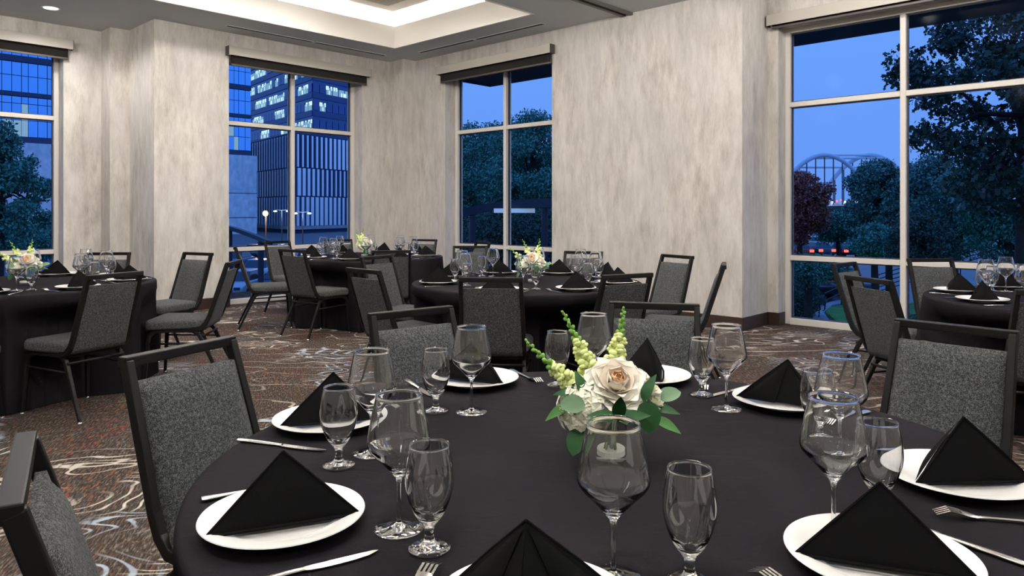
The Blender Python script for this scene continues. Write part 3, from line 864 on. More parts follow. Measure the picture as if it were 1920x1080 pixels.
# stair railing in the largest window
rail = ctree('stair_railing', 'dark metal stair railing beside the lawn outside largest window', 'railing')
mbr = []
for k in range(5):
    a = gpt(1640, 560); b = gpt(1790, 560)
    zz = 0.35 + 0.22 * k
    MB().tube([(a[0], a[1], zz), (b[0], b[1] - 3, zz + 2.0)], 0.025, 6).build('rail_bar', 'pole_dark', rail)
for k in range(5):
    a = gpt(1640, 560); b = gpt(1790, 560); s = k / 4
    MB().tube([(a[0] + (b[0] - a[0]) * s, a[1] + (b[1] - 3 - a[1]) * s, 0), (a[0] + (b[0] - a[0]) * s, a[1] + (b[1] - 3 - a[1]) * s, 1.3 + 2.0 * s)], 0.03, 6).build('rail_post', 'pole_dark', rail)
r2 = ctree('path_railing', 'low dark handrail along the curved path outside largest window', 'railing')
a, b = gpt(1546, 584), gpt(1606, 566)
for zz in (0.5, 0.85): MB().tube([(a[0], a[1], zz), (b[0], b[1], zz + 0.35)], 0.03, 6).build('rail_bar', 'pole_dark', r2)
for s in (0, 0.5, 1): MB().tube([(a[0] + (b[0] - a[0]) * s, a[1] + (b[1] - a[1]) * s, 0), (a[0] + (b[0] - a[0]) * s, a[1] + (b[1] - a[1]) * s, 0.87 + 0.35 * s)], 0.03, 6).build('rail_post', 'pole_dark', r2)
g = gpt(1526, 584)
sg = ctree('sign_post', 'small dark sign post beside the clipped hedge', 'sign', x=g[0], y=g[1])
MB().tube([(0, 0, 0), (0, 0, 1.0)], 0.04, 8).build('post', 'pole_dark', sg)
MB().box(-0.22, 0.22, -0.03, 0.03, 0.75, 1.35).build('panel', 'pole_dark', sg, bevel=0.02)

# curved entrance canopy seen low in the two middle windows
def canopy(label, pts, hgt, m='canopy_dark', light=None):
    root = tag(empty('entrance_canopy', (0, 0, 0), CAMYAW), label, 'canopy')
    P = []
    n = 14
    for i in range(n + 1):
        t = i / n
        (x0, y0, z0), (x1, y1, z1), (x2, y2, z2) = pts
        P.append(((1 - t) ** 2 * x0 + 2 * t * (1 - t) * x1 + t * t * x2, (1 - t) ** 2 * y0 + 2 * t * (1 - t) * y1 + t * t * y2, (1 - t) ** 2 * z0 + 2 * t * (1 - t) * z1 + t * t * z2))
    MB().bar(P, 0.25, hgt, (0.0, 1, 0)).build('roof_edge', m, root, smooth=True, angle=40)
    for q in (P[3], P[-3]):
        MB().tube([(q[0], q[1], GZ), (q[0], q[1], q[2] - hgt / 2)], 0.09, 10).build('post', m, root, smooth=True, angle=40)
    if light:
        x0, x1, y, z = light; MB().box(x0, x1, y - 0.05, y + 0.05, z - 0.06, z + 0.06).build('light_strip', 'canopy_light', root)
def p3(px, py, d): return ((px - 960) / 1360 * d, d, EYE + (394 - py) / 1360 * d)
la, lb = p3(926, 395, 20), p3(1003, 395, 20)
canopy('curved dark entrance canopy with light strip, low in tree-view window', [p3(850, 404, 21), p3(930, 380, 21), p3(1060, 380, 19)], 0.24, light=(la[0], lb[0], 20, la[2]))
canopy('thin curved canopy edge low in the striped-building window', [p3(415, 424, 24), p3(450, 430, 23), p3(505, 455, 22)], 0.12)

# street lamps
def lamp(label, px, py, d, m, colr, watts, twin=False):
    x = (px - 960) / 1360 * d; zt = zpx(py, d)
    o = ctree('street_lamp', label, 'street lamp', x=x, y=d)
    MB().tube([(0, 0.1, 0), (0, 0.1, zt + 0.15)], [0.09, 0.05], 8).build('pole', 'pole_dark', o, smooth=True, angle=40)
    for s in ((-1, 1) if twin else (0,)):
        MB().tube([(0, 0.1, zt + 0.12), (s * 0.8, 0.0, zt + 0.2)], 0.04, 6).build('arm', 'pole_dark', o)
        MB().ball((s * 0.85, 0, zt), (0.26, 0.24, 0.11) if twin else (0.32, 0.32, 0.32), 10, 6).build('lamp_head', m, o, smooth=True)
    l = bpy.data.lights.new('street_lamp_light', 'POINT'); l.energy = watts; l.color = colr; l.shadow_soft_size = 0.4
    lo_ = bpy.data.objects.new('street_lamp_light', l); COL.objects.link(lo_); lo_.parent = o; lo_.location = (0, -0.7, zt - 0.2)
lamp('orange glowing street lamp outside the striped-building window', 498, 400, 80, 'lamp_sodium', (1, 0.45, 0.18), 2600)
lamp('twin white street lamp right of the orange one', 528, 396, 95, 'lamp_white', (0.8, 0.9, 1), 500, True)
lamp('white street lamp right of the central mullion, striped-building window', 567, 400, 88, 'lamp_white', (0.8, 0.9, 1), 400, True)

# cars
def car_proto(paint):
    root = empty('parked_car')
    body = MB(); prof = [(-2.2, 0.35), (-2.25, 0.75), (-1.5, 0.92), (-0.9, 0.98), (1.5, 0.98), (2.1, 0.9), (2.2, 0.6), (2.15, 0.35)]
    n = len(prof)
    vs = [(-0.88, y, z) for y, z in prof] + [(0.88, y, z) for y, z in prof]
    body.add(vs, [tuple(range(n)), tuple(range(2 * n - 1, n - 1, -1))] + [(i, n + i, n + (i + 1) % n, (i + 1) % n) for i in range(n)])
    body.build('body', paint, root, bevel=0.06, smooth=True, angle=50)
    cab = [(-1.05, 0.97), (-0.45, 1.42), (1.0, 1.44), (1.65, 0.97)]
    vs = [(-0.80 + 0.13 * (z > 1.2), y, z) for y, z in cab] + [(0.80 - 0.13 * (z > 1.2), y, z) for y, z in cab]
    MB().add(vs, [(0, 1, 2, 3), (7, 6, 5, 4), (0, 4, 5, 1), (1, 5, 6, 2), (2, 6, 7, 3), (3, 7, 4, 0)]).build('cabin_glass', 'car_glass', root, bevel=0.05)
    MB().box(-0.68, 0.68, -0.4, 0.95, 1.42, 1.47).build('roof', paint, root, bevel=0.02)
    for sx in (-1, 1):
        for yy in (-1.35, 1.35):
            MB().tube([(sx * 0.72, yy, 0.33), (sx * 0.90, yy, 0.33)], 0.33, 14).build('wheel', 'tyre', root, smooth=True, angle=40)
        MB().box(sx * 0.62 - 0.16, sx * 0.62 + 0.16, -2.27, -2.18, 0.62, 0.76).build('headlamp', 'headlamp' if paint == 'on' else 'car_glass', root)
        MB().box(sx * 0.64 - 0.20, sx * 0.64 + 0.20, 2.14, 2.24, 0.62, 0.86).build('tail_lamp', 'tail_lamp', root)
    return root
protos = [car_proto(p) for p in CARS]
used_proto = [False] * len(protos)
def car(x, y, yaw, k, label, z=0.0, lights=None, group=None):
    u, v = C(x, y)
    o = protos[k] if not used_proto[k] else copy_tree(protos[k])
    used_proto[k] = True
    o.location = (u, v, GZ + z); o.rotation_euler = (0, 0, CAMYAW + yaw)
    tag(o, label, 'car', group)
    on = {'head': 'headlamp', 'off': None}.get(lights)
    for ch in o.children:
        nm = ch.name.split('.')[0]
        if nm == 'headlamp' and lights == 'head':
            ch.data = ch.data.copy(); ch.data.materials[0] = MAT['headlamp']
        if nm == 'headlamp' and lights != 'head':
            ch.data = ch.data.copy(); ch.data.materials[0] = MAT['car_glass']
        if nm == 'tail_lamp':
            ch.data = ch.data.copy(); ch.data.materials[0] = MAT['car_paint_2' if lights == 'off' else 'tail_lamp']
    return o
i = 0
G2 = 'cars parked beyond the second window'
for px, py, k, lab in ((452, 557, 0, 'silver car low in the striped-building window, beside the wall edge'), (530, 553, 1, 'dark car low in striped-building window behind the near chair'),
                       (487, 527, 3, 'white car in second row of lot beyond striped-building window'),
                       (442, 505, 4, 'blue car at left of third row in the car park'), (515, 505, 2, 'red car at right of third row in the car park'),
                       (478, 487, 5, 'black car in the farthest row of the car park'), (536, 487, 3, 'white car at right of the farthest parking row')):
    x, y = gpt(px, py); car(x, y, 0.15 * math.sin(i * 3.1), k, lab, lights='off', group=G2); i += 1
for px, py, k, lab in ((1500, 556, 5, 'black parked car nearest the hedge outside largest window'), (1572, 550, 4, 'dark blue parked car behind the left chairs at largest window')):
    x, y = gpt(px, py); car(x, y, 0.25, k, lab, lights='off')
for px, py, k, li, yaw, lab in ((1494, 482, 2, None, PI, 'red car with red tail lamps at far left of traffic'), (1534, 481, 1, None, PI, 'dark car with red tail lamps in middle of traffic'),
                           (1528, 466, 0, 'head', 0, 'silver car with white headlamps under the trees'), (1580, 482, 5, None, PI, 'black car with red tail lamps at right of traffic'),
                           (1566, 470, 3, 'head', 0.0, 'white car with white headlamps under the trees')):
    x, y = gpt(px, py); car(x, y, yaw, k, lab, lights=li)

# arch bridge far beyond the largest window, its lighting painted as near-white
br = ctree('arch_bridge', 'pale arched bridge with hangers behind the trees', 'bridge')
D = 380.0
def bpt(px, py, d=D): return ((px - 960) / 1360 * d, d, zpx(py, d))
def arch(dx, d, r):
    pts = []
    for i in range(25):
        t = i / 24 * 2 - 1
        pts.append(bpt(1546 + dx + 100 * t, 291 + 92 * t * t, d))
    MB().tube(pts, r, 8).build('arch_rib', 'bridge_lit_paint', br, smooth=True)
    return pts
A1 = arch(0, D, 1.15); A2 = arch(86, D * 1.06, 1.15)
for k in range(3, 22, 3):
    p, q = A1[k], A2[k]
    MB().tube([p, q], 0.5, 6).build('cross_strut', 'bridge_lit_paint', br)
for AA in (A1, A2):
    for k in range(2, 23, 2):
        p = AA[k]; MB().tube([p, (p[0], p[1], zpx(384, p[1]))], 0.28, 6).build('hanger', 'pole_dark', br)
a, b = bpt(1400, 386), bpt(1760, 380, D * 1.08)
MB().bar([a, b], 9.0, 1.6, (0, 1, 0)).build('deck', 'bridge_lit_paint', br)
for k in range(26):
    t = 0.15 + 0.55 * k / 26; p = [a[j] + (b[j] - a[j]) * t for j in range(3)]
    MB().ball((p[0], p[1] - 6, p[2] + 1.2 + (k % 3) * 0.5), 0.55, 6, 4).build('traffic_light_dot', 'tail_lamp' if k % 3 else 'headlamp', br)
# shore treeline / low buildings closing the horizon
struct(MB().box(-300, 900, 0, 30, 0, 9).build('horizon_treeline', 'foliage_hedge'), 'dark distant treeline')
hz = bpy.data.objects['horizon_treeline']; u, v = C(0, 520); hz.location = (u, v, GZ); hz.rotation_euler = (0, 0, CAMYAW)

# ------------------------------------------------------------------ furniture: chairs
ZTOP = 0.89
def chair_proto():
    root = empty('banquet_chair')
    m = 'chair_metal'
    yb = lambda z: 0.145 * (ZTOP - z) / (ZTOP - 0.44)           # back plane: y at height z
    wx = lambda z: 0.1755 + 0.012 * (ZTOP - z) / 0.45
    # back frame: two posts bending under the seat, top bar
    fr = MB()
    for s in (-1, 1):
        pts = [(s * wx(ZTOP), yb(ZTOP - 0.013), ZTOP - 0.013)] + [(s * wx(z), yb(z), z) for z in (0.70, 0.50)] + [(s * wx(0.45), 0.150, 0.445), (s * wx(0.42), 0.185, 0.408), (s * 0.185, 0.25, 0.398)]
        fr.bar(pts, 0.024, 0.032, (1, 0, 0))
    fr.bar([(-wx(ZTOP) - 0.012, 0.0, ZTOP - 0.014), (wx(ZTOP) + 0.012, 0.0, ZTOP - 0.014)], 0.033, 0.028, (0, 1, 0))
    fr.build('back_frame', m, root, bevel=0.0035, seg=2)
    # upholstered back panel, softly domed towards the sitter
    P = []
    rows = 14; cols = 9
    za, zb = 0.405, ZTOP - 0.068
    W = 0.164
    def panel_side(front):
        out = []
        for i in range(rows + 1):
            z = za + (zb - za) * i / rows
            row = []
            for j in range(cols + 1):
                s = -1 + 2 * j / cols
                ei = min(i, rows - i) / rows * 2; ej = 1 - abs(s)
                dome = (min(1, ei * 4) ** 0.5) * (min(1, ej * 4) ** 0.5)
                t = (0.010 + 0.020 * dome) if front else -(0.008 + 0.008 * dome)
                row.append((s * (W + 0.011 * (ZTOP - z) / 0.45), yb(z) + t, z))
            out.append(row)
        return out
    mb = MB(); F_, B_ = panel_side(True), panel_side(False)
    mb.grid(F_); mb.grid([r[::-1] for r in B_])
    ring = lambda G: [G[0][j] for j in range(cols + 1)] + [G[i][cols] for i in range(1, rows + 1)] + [G[rows][j] for j in range(cols - 1, -1, -1)] + [G[i][0] for i in range(rows - 1, 0, -1)]
    a, b = ring(F_), ring(B_); n = len(a)
    mb.add(a + b, [(i, n + i, n + (i + 1) % n, (i + 1) % n) for i in range(n)])
    mb.build('backrest', 'chair_fabric', root, smooth=True, merge=True, angle=70)
    # seat cushion
    sc = MB(); y0, y1 = 0.150, 0.585
    def hw(y): t = (y - y0) / (y1 - y0); return 0.188 + 0.032 * t
    ring_ = []
    def outline(inset, k):
        pts = []
        r = 0.05
        for (sx, yy, a0) in ((1, y0, -90), (1, y1, 0), (-1, y1, 90), (-1, y0, 180)):
            cy_ = yy + (r if yy == y0 else -r); cx_ = sx * (hw(yy) - r)
            for q in range(5):
                a = math.radians(a0 + 90 * q / 4)
                pts.append((cx_ + (r - inset) * math.cos(a), cy_ + (r - inset) * math.sin(a)))
        return pts
    levels = [(0.012, 0.400), (0.002, 0.406), (0.0, 0.420), (0.0, 0.445), (0.004, 0.458), (0.014, 0.467), (0.035, 0.473)]
    N = 20
    vs = []; fs = []
    for ins, z in levels:
        vs += [(x, y, z) for x, y in outline(ins, 0)]
    for i in range(len(levels) - 1):
        for k in range(N): fs.append((i * N + k, i * N + (k + 1) % N, (i + 1) * N + (k + 1) % N, (i + 1) * N + k))
    vs.append((0, (y0 + y1) / 2, 0.485)); c = len(vs) - 1
    for k in range(N): fs.append(((len(levels) - 1) * N + k, (len(levels) - 1) * N + (k + 1) % N, c))
    fs.append(tuple(range(N - 1, -1, -1)))
    sc.add(vs, fs); sc.build('seat', 'chair_fabric', root, smooth=True, angle=60)
    # under-seat frame, legs, stretchers
    sf = MB()
    for s in (-1, 1): sf.bar([(s * 0.175, 0.20, 0.388), (s * 0.19, 0.54, 0.388)], 0.024, 0.024, (1, 0, 0))
    sf.bar([(-0.175, 0.20, 0.388), (0.175, 0.20, 0.388)], 0.024, 0.024, (0, 1, 0)).bar([(-0.19, 0.54, 0.388), (0.19, 0.54, 0.388)], 0.024, 0.024, (0, 1, 0))
    sf.build('seat_frame', m, root, bevel=0.003, seg=1)
    def leg(s, front):
        mb = MB()
        if front: pts = [(s * 0.186, 0.46, 0.388), (s * 0.19, 0.515, 0.382), (s * 0.194, 0.545, 0.358), (s * 0.199, 0.555, 0.32), (s * 0.214, 0.575, 0.012)]
        else: pts = [(s * 0.179, 0.30, 0.388), (s * 0.179, 0.245, 0.384), (s * 0.181, 0.205, 0.360), (s * 0.184, 0.185, 0.325), (s * 0.205, 0.035, 0.012)]
        mb.bar(pts, [0.024, 0.024, 0.024, 0.024, 0.019], [0.024, 0.024, 0.026, 0.028, 0.020], (1, 0, 0))
        o = mb.build('leg', m, root, bevel=0.003, seg=1)
        MB().lathe([(0.0, 0.0), (0.013, 0.0), (0.015, 0.004), (0.011, 0.014), (0.0, 0.014)], 10, (pts[-1][0], pts[-1][1], 0)).build('glide', 'chair_glide', o, smooth=True)
    for s in (-1, 1): leg(s, True); leg(s, False)
    for s in (-1, 1):
        MB().tube([(s * 0.187, 0.168, 0.29), (s * 0.201, 0.556, 0.30)], 0.007, 6).build('stretcher', m, root, smooth=True)
    MB().tube([(-0.186, 0.175, 0.345), (0.186, 0.175, 0.345)], 0.009, 6).build('cross_bar', m, root, smooth=True)
    return root
chair0 = chair_proto()
first = [True]
CHAIRS = []        # (x, y, fx, fy) in photographer metres, kept for the cloth folds
def chair(x, y, fx, fy, label):
    o = chair0 if first[0] else copy_tree(chair0)
    first[0] = False
    u, v = C(x, y); a = C(fx, fy)
    o.location = (u, v, 0); o.rotation_euler = (0, 0, math.atan2(a[1], a[0]) - PI / 2)
    tag(o, label, 'chair', 'black framed banquet chairs')
    CHAIRS.append((x, y, fx, fy))
TABLES = {'front': (0.21, 1.555), 'left': (-3.5, 5.22), 'corner': (-1.65, 8.35), 'middle': (0.11, 5.38), 'window': (3.38, 4.25)}
# front table
chair(-0.761, 1.119, 0.857, 0.515, 'chair cut by bottom left corner, seen over its black top rail')
chair(-0.952, 2.09, 0.898, -0.44, 'large charcoal chair at left of the front table')
chair(-0.395, 2.857, 0.624, -0.781, 'charcoal chair behind front table, left of the goblets')
chair(0.598, 3.057, -0.244, -0.97, 'charcoal chair behind front table, right behind the flowers')
chair(1.51, 2.48, -0.75, -0.66, 'large charcoal chair at right of the front table')
# left table
chair(-2.46, 4.5, -0.90, 0.42, 'charcoal chair with back to camera at the left-hand table')
chair(-2.14, 5.58, -0.985, -0.12, 'charcoal chair right of left-hand table, seen from the side')
chair(-2.90, 6.70, -0.45, -0.89, 'charcoal chair against the wall end, beyond the left-hand table')
chair(-3.73, 6.72, 0.1, -1.0, 'charcoal chair on the far side of left-hand table before the wall')
chair(-3.26, 3.86, -0.15, 1.0, 'charcoal seat corner cut by the left picture edge')
# corner table
chair(-3.0, 7.85, 0.934, 0.357, 'chair left of corner table in full profile before the window')
chair(-2.98, 9.2, 0.8, -0.6, 'chair by the second window, behind the profile chair')
chair(-2.19, 7.2, 0.55, 0.835, 'chair with back to camera at left of the corner table')
chair(-2.33, 9.72, 0.45, -0.9, 'chair on far side of corner table behind the glasses')
chair(-1.17, 7.05, -0.25, 0.97, 'chair with back to camera at right of the corner table')
chair(-1.18, 9.75, -0.33, -0.94, 'chair facing camera at far right of the corner table by the column')
chair(-0.36, 9.05, -0.87, -0.5, 'narrowly visible chair below the tree-view window, farther one')
chair(-0.46, 7.95, 0.12, -0.99, 'chair facing camera just below the tree-view window')
# middle table
chair(-0.99, 4.82, 0.70, 0.71, 'charcoal chair at near left of the middle table')
chair(-1.16, 6.2, 0.84, -0.54, 'charcoal chair at far left of the middle table, partly hidden')
chair(-0.124, 4.21, 0.08, 1.0, 'charcoal chair with back to camera, centre of picture')
chair(0.71, 4.44, -0.48, 0.88, 'charcoal chair with back to camera at right of middle table')
chair(1.44, 6.32, -0.85, -0.53, 'charcoal chair leaning right at far right of middle table')
chair(0.68, 6.9, -0.3, -0.95, 'charcoal chair on far side of middle table before the wall')
chair(1.55, 5.30, -0.96, 0.28, 'charcoal chair seen edge-on at right of the middle table')
# window table
chair(2.46, 5.38, 0.66, -0.75, 'charcoal chair by the largest window, rear of two at left')
chair(2.06, 4.2, 0.976, 0.217, 'charcoal chair by the largest window, front of two at left')
chair(3.37, 5.85, 0.06, -1.0, 'charcoal chair facing camera before the largest window mullion')
chair(2.66, 3.52, 0.30, 0.95, 'charcoal chair cut by the right picture edge')

# ------------------------------------------------------------------ tables and cloths
TR = 0.845
TH = 0.75
def cloth(name, label, cx, cy, seedv, R=TR):
    rnd = random.Random(seedv)
    ph = [rnd.uniform(0, 2 * PI) for _ in range(5)]
    n = 288
    near = [(c[0] - cx, c[1] - cy, c[2], c[3]) for c in CHAIRS if math.hypot(c[0] - cx, c[1] - cy) < 2.0]
    def dent(th):
        """largest radius free of a chair seat in direction th (photographer axes)"""
        lim = 9.0
        dx, dy = math.cos(th), math.sin(th)
        for (x, y, fx, fy) in near:
            L = math.hypot(fx, fy); fx_, fy_ = fx / L, fy / L; sx, sy = fy_, -fx_
            # march outwards and find first entry into the seat footprint
            r = 0.25
            while r < R + 0.12:
                px, py = dx * r - x, dy * r - y
                f = px * fx_ + py * fy_; s = px * sx + py * sy
                if -0.02 < f < 0.615 and abs(s) < 0.245: lim = min(lim, r - 0.015); break
                r += 0.01
        return lim
    dl = [dent(2 * PI * k / n) for k in range(n)]
    # soften the dents sideways
    sm = []
    for k in range(n):
        best = 9.0
        for q in range(-9, 10):
            best = min(best, dl[(k + q) % n] + (abs(q) * 0.018 if dl[(k + q) % n] < 5 else 9))
        sm.append(best)
    def fold(th):
        return 0.5 * math.sin(9 * th + ph[0] + 0.8 * math.sin(2 * th + ph[1])) + 0.35 * math.sin(15 * th + ph[2] + 0.6 * math.sin(3 * th + ph[3])) + 0.25 * math.sin(23 * th + ph[4])
    V = []; F = []
    rings = []
    for r in (0.0001, 0.3, 0.55, 0.72, R - 0.03): rings.append(('t', r, TH))
    rings += [('t', R - 0.008, TH - 0.0008), ('t', R, TH - 0.005), ('t', R + 0.003, TH - 0.015)]
    for i in range(1, 17): rings.append(('d', i / 16, 0))
    for kind, a, z in rings:
        for k in range(n):
            th = 2 * PI * k / n
            if kind == 't': r = a; zz = z
            else:
                zz = TH - 0.015 - a * (TH - 0.02)
                amp = 0.052 * a ** 0.8
                r = R + 0.003 + 0.035 * a + amp * fold(th)
                w = min(1.0, max(0.0, (0.70 - zz) / 0.16)); w = w * w * (3 - 2 * w)
                if sm[k] < r: r = r * (1 - w) + sm[k] * w
            V.append((r * math.cos(th), r * math.sin(th), zz))
    for i in range(len(rings) - 1):
        for k in range(n):
            F.append((i * n + k, (i + 1) * n + k, (i + 1) * n + (k + 1) % n, i * n + (k + 1) % n))
    me = np_mesh(name, V, F, 'tablecloth_black')
    me.polygons.foreach_set('use_smooth', [True] * len(me.polygons))
    u, v = C(cx, cy)
    o = link(name, me, None, (u, v, 0), CAMYAW)
    return tag(o, label, 'tablecloth', 'black floor-length tablecloths')
cloth('tablecloth', 'black cloth over the large round front table', *TABLES['front'], 1)
cloth('tablecloth', 'black floor-length cloth on left-hand table, cut by picture edge', *TABLES['left'], 2)
cloth('tablecloth', 'black floor-length cloth on the corner table before the column', *TABLES['corner'], 3)
cloth('tablecloth', 'black floor-length cloth on the middle table behind the front one', *TABLES['middle'], 4)
cloth('tablecloth', 'black floor-length cloth on the table by the largest window', *TABLES['window'], 5)

# ------------------------------------------------------------------ tableware meshes
def arc(pts, n=6):
    """Catmull-Rom through profile points"""
    out = []
    P = [pts[0]] + list(pts) + [pts[-1]]
    for i in range(1, len(P) - 2):
        for k in range(n):
            t = k / n
            p0, p1, p2, p3_ = P[i - 1], P[i], P[i + 1], P[i + 2]
            out.append(tuple(0.5 * ((2 * p1[j]) + (-p0[j] + p2[j]) * t + (2 * p0[j] - 5 * p1[j] + 4 * p2[j] - p3_[j]) * t * t + (-p0[j] + 3 * p1[j] - 3 * p2[j] + p3_[j]) * t ** 3) for j in (0, 1)))
    out.append(pts[-1]); return out
def lathe_closed(prof, n, name, m):
    """profile starts and ends on the axis"""
    mb = MB(); N = len(prof)
    vs = []; fs = []
    vs.append((0, 0, prof[0][1])); ring0 = 1
    for r, z in prof[1:-1]:
        for k in range(n): a = 2 * PI * k / n; vs.append((r * math.cos(a), r * math.sin(a), z))
    vs.append((0, 0, prof[-1][1])); last = len(vs) - 1
    for k in range(n): fs.append((0, 1 + (k + 1) % n, 1 + k))
    for i in range(N - 3):
        for k in range(n):
            a = 1 + i * n; b = a + n
            fs.append((a + k, a + (k + 1) % n, b + (k + 1) % n, b + k))
    a = 1 + (N - 3) * n
    for k in range(n): fs.append((a + k, a + (k + 1) % n, last))
    mb.add(vs, fs)
    return mb.mesh(name, m, smooth=True, angle=60)
def wine_profile(top):
    outer = arc([(0.0045, 0.012), (0.0036, 0.03), (0.0034, 0.07), (0.0050, 0.086), (0.011, 0.096), (0.030, 0.118), (0.047, 0.136), (0.0528, 0.150), (0.0500, 0.172), (0.0445, 0.200), (0.0382, 0.2315)], 5) + [(0.0387, 0.2325), (0.0386, 0.2340), (0.0378, 0.2349), (0.0368, 0.2346), (0.0362, 0.2336)]
    foot = [(0, 0.0), (0.040, 0.0), (0.0412, 0.0012), (0.040, 0.0024), (0.020, 0.0045), (0.009, 0.0075)]
    inner = arc([(0.0366, 0.2325), (0.0431, 0.200), (0.0485, 0.172), (0.0512, 0.151), (0.0457, 0.1388), (0.029, 0.1215), (0.010, 0.103), (0.004, 0.1005)], 5)
    return [(r, z * 0.957) for r, z in foot + outer + inner + [(0, 0.100)]]
def goblet_profile(top):
    outer = arc([(0.0095, 0.014), (0.0072, 0.024), (0.0080, 0.036), (0.013, 0.045), (0.022, 0.058), (0.031, 0.078), (0.0372, 0.102), (0.0382, 0.122), (0.0355, 0.148), (0.0308, 0.1715)], 5) + [(0.0314, 0.1725), (0.0314, 0.1740), (0.0306, 0.1751), (0.0295, 0.1748), (0.0287, 0.1738)]
    foot = [(0, 0.001), (0.030, 0.0), (0.033, 0.0015), (0.0325, 0.004), (0.022, 0.008), (0.013, 0.010)]
    inner = arc([(0.0288, 0.1725), (0.0338, 0.148), (0.0364, 0.122), (0.0354, 0.102), (0.0288, 0.079), (0.019, 0.063), (0.008, 0.056), (0.003, 0.0545)], 5)
    return [(r, z * 0.94) for r, z in foot + outer + inner + [(0, 0.054)]]
wine_me = lathe_closed(wine_profile(0), 40, 'wine_glass', 'clear_glass')
goblet_me = lathe_closed(goblet_profile(0), 40, 'water_goblet', 'clear_glass')
plate_me = lathe_closed([(0, 0.004), (0.055, 0.004), (0.058, 0.0), (0.068, 0.0), (0.070, 0.004), (0.085, 0.008), (0.110, 0.0165), (0.1335, 0.0205), (0.135, 0.0215), (0.134, 0.0230), (0.112, 0.0200), (0.090, 0.0122), (0.082, 0.0095), (0, 0.0092)], 64, 'dinner_plate', 'porcelain')

def tri_patch(A, B, D, bulge, n=10, sag=0.0):
    A, B, D = Vector(A), Vector(B), Vector(D)
    nr = (B - A).cross(D - A).normalized()
    idx = {}; vs = []; fs = []
    for i in range(n + 1):
        for j in range(n + 1 - i):
            a, b = i / n, j / n; c = 1 - a - b
            p = A * c + B * a + D * b + nr * (bulge * 27 * a * b * c * 0.5 + bulge * 1.2 * (a * b + b * c + a * c) * 0.3)
            idx[(i, j)] = len(vs); vs.append(p)
    for i in range(n):
        for j in range(n - i):
            fs.append((idx[(i, j)], idx[(i + 1, j)], idx[(i, j + 1)]))
            if i + j < n - 1: fs.append((idx[(i + 1, j)], idx[(i + 1, j + 1)], idx[(i, j + 1)]))
    return vs, fs
def napkin_mesh(w=0.128, h=0.118, back=0.085, skew=0.0):
    mb = MB()
    L, R_, A, B = (-w, -0.045, 0.0), (w, -0.045, 0.0), (skew, 0.0, h), (skew * 0.5, back, 0.0)
    mb.add(*tri_patch(L, R_, A, 0.010))
    mb.add(*tri_patch(R_, B, A, 0.006)); mb.add(*tri_patch(B, L, A, 0.006))
    # second folded layer peeking out behind the front one on both sides
    for s in (-1, 1):
        e = (s * (w - 0.008), -0.032, 0.001); a2 = (skew + s * 0.002, 0.006, h - 0.004); b2 = (s * 0.053, 0.034, 0.0)
        if s > 0: mb.add(*tri_patch(e, b2, a2, 0.013))
        else: mb.add(*tri_patch(b2, e, a2, 0.013))
    # rolled hem along the foot of the front face
    mb.tube([L, (-w * 0.4, -0.051, 0.002), (w * 0.4, -0.051, 0.002), R_], 0.0028, 6)
    mb.tube([L, ((L[0] + A[0]) / 2, -0.024, h * 0.51), A], 0.0022, 6); mb.tube([R_, ((R_[0] + A[0]) / 2, -0.024, h * 0.51), A], 0.0022, 6)
    return mb.mesh('napkin', 'napkin_black', smooth=True, angle=50)
napkin_mes = [napkin_mesh(0.120, 0.106), napkin_mesh(0.116, 0.110, 0.085, 0.010), napkin_mesh(0.120, 0.104, 0.08, -0.012)]
def fork_proto():
    root = empty('table_fork')
    zf = lambda y: 0.002 + 0.010 * max(0, (y - 0.04) / 0.06) ** 1.3 * max(0, 1 - (y - 0.03) / 0.16) * 2.2
    P = []
    sec = [(-0.098, 0.009), (-0.092, 0.0105), (-0.06, 0.0075), (-0.02, 0.0042), (0.02, 0.0036), (0.04, 0.006), (0.052, 0.0115), (0.066, 0.0125)]
    rows = [[(-w, y, 0.003 + zf(y)), (0, y, 0.0045 + zf(y)), (w, y, 0.003 + zf(y)), (w, y, 0.001 + zf(y)), (-w, y, 0.001 + zf(y)), (-w, y, 0.003 + zf(y))] for y, w in sec]
    mb = MB().grid(rows); mb.build('handle', 'steel', root, smooth=True, angle=40)
    for k in range(4):
        x = -0.0106 + 0.0071 * k
        MB().bar([(x, 0.064, 0.002 + zf(0.066)), (x, 0.085, 0.002 + zf(0.085)), (x * 0.96, 0.106, 0.006)], [0.0042, 0.0040, 0.002], 0.0018, (1, 0, 0)).build('tine', 'steel', root)
    return root
def knife_proto():
    root = empty('table_knife')
    out = [(0.004, 0.0), (0.0085, 0.01), (0.0100, 0.04), (0.0095, 0.07), (0.006, 0.10), (-0.003, 0.118), (-0.0065, 0.112), (-0.0065, 0.0)]
    mb = MB().prism([(x, y) for x, y in out], 0.002, 0.0036); mb.build('blade', 'steel', root)
    rows = []
    for y, w, h in ((-0.118, 0.004, 0.003), (-0.112, 0.008, 0.006), (-0.06, 0.0075, 0.006), (-0.01, 0.0055, 0.005), (0.004, 0.005, 0.004)):
        rows.append([(w * math.cos(a), y, 0.0035 + h * 0.5 * math.sin(a)) for a in [2 * PI * k / 8 for k in range(9)]])
    MB().grid(rows).build('handle', 'steel', root, smooth=True)
    return root
fork0, knife0 = fork_proto(), knife_proto()
pf, pk = [True], [True]
def place(proto, flag, x, y, z, ang):
    o = proto if flag[0] else copy_tree(proto); flag[0] = False
    u, v = C(x, y); o.location = (u, v, z); o.rotation_euler = (0, 0, CAMYAW + ang); return o
def put(name, me, x, y, z, ang=0.0):
    u, v = C(x, y); return link(name, me, None, (u, v, z), CAMYAW + ang)
TOPZ = TH + 0.0006
POS8 = ['far', 'far right', 'right', 'near right', 'near', 'near left', 'left', 'far left']
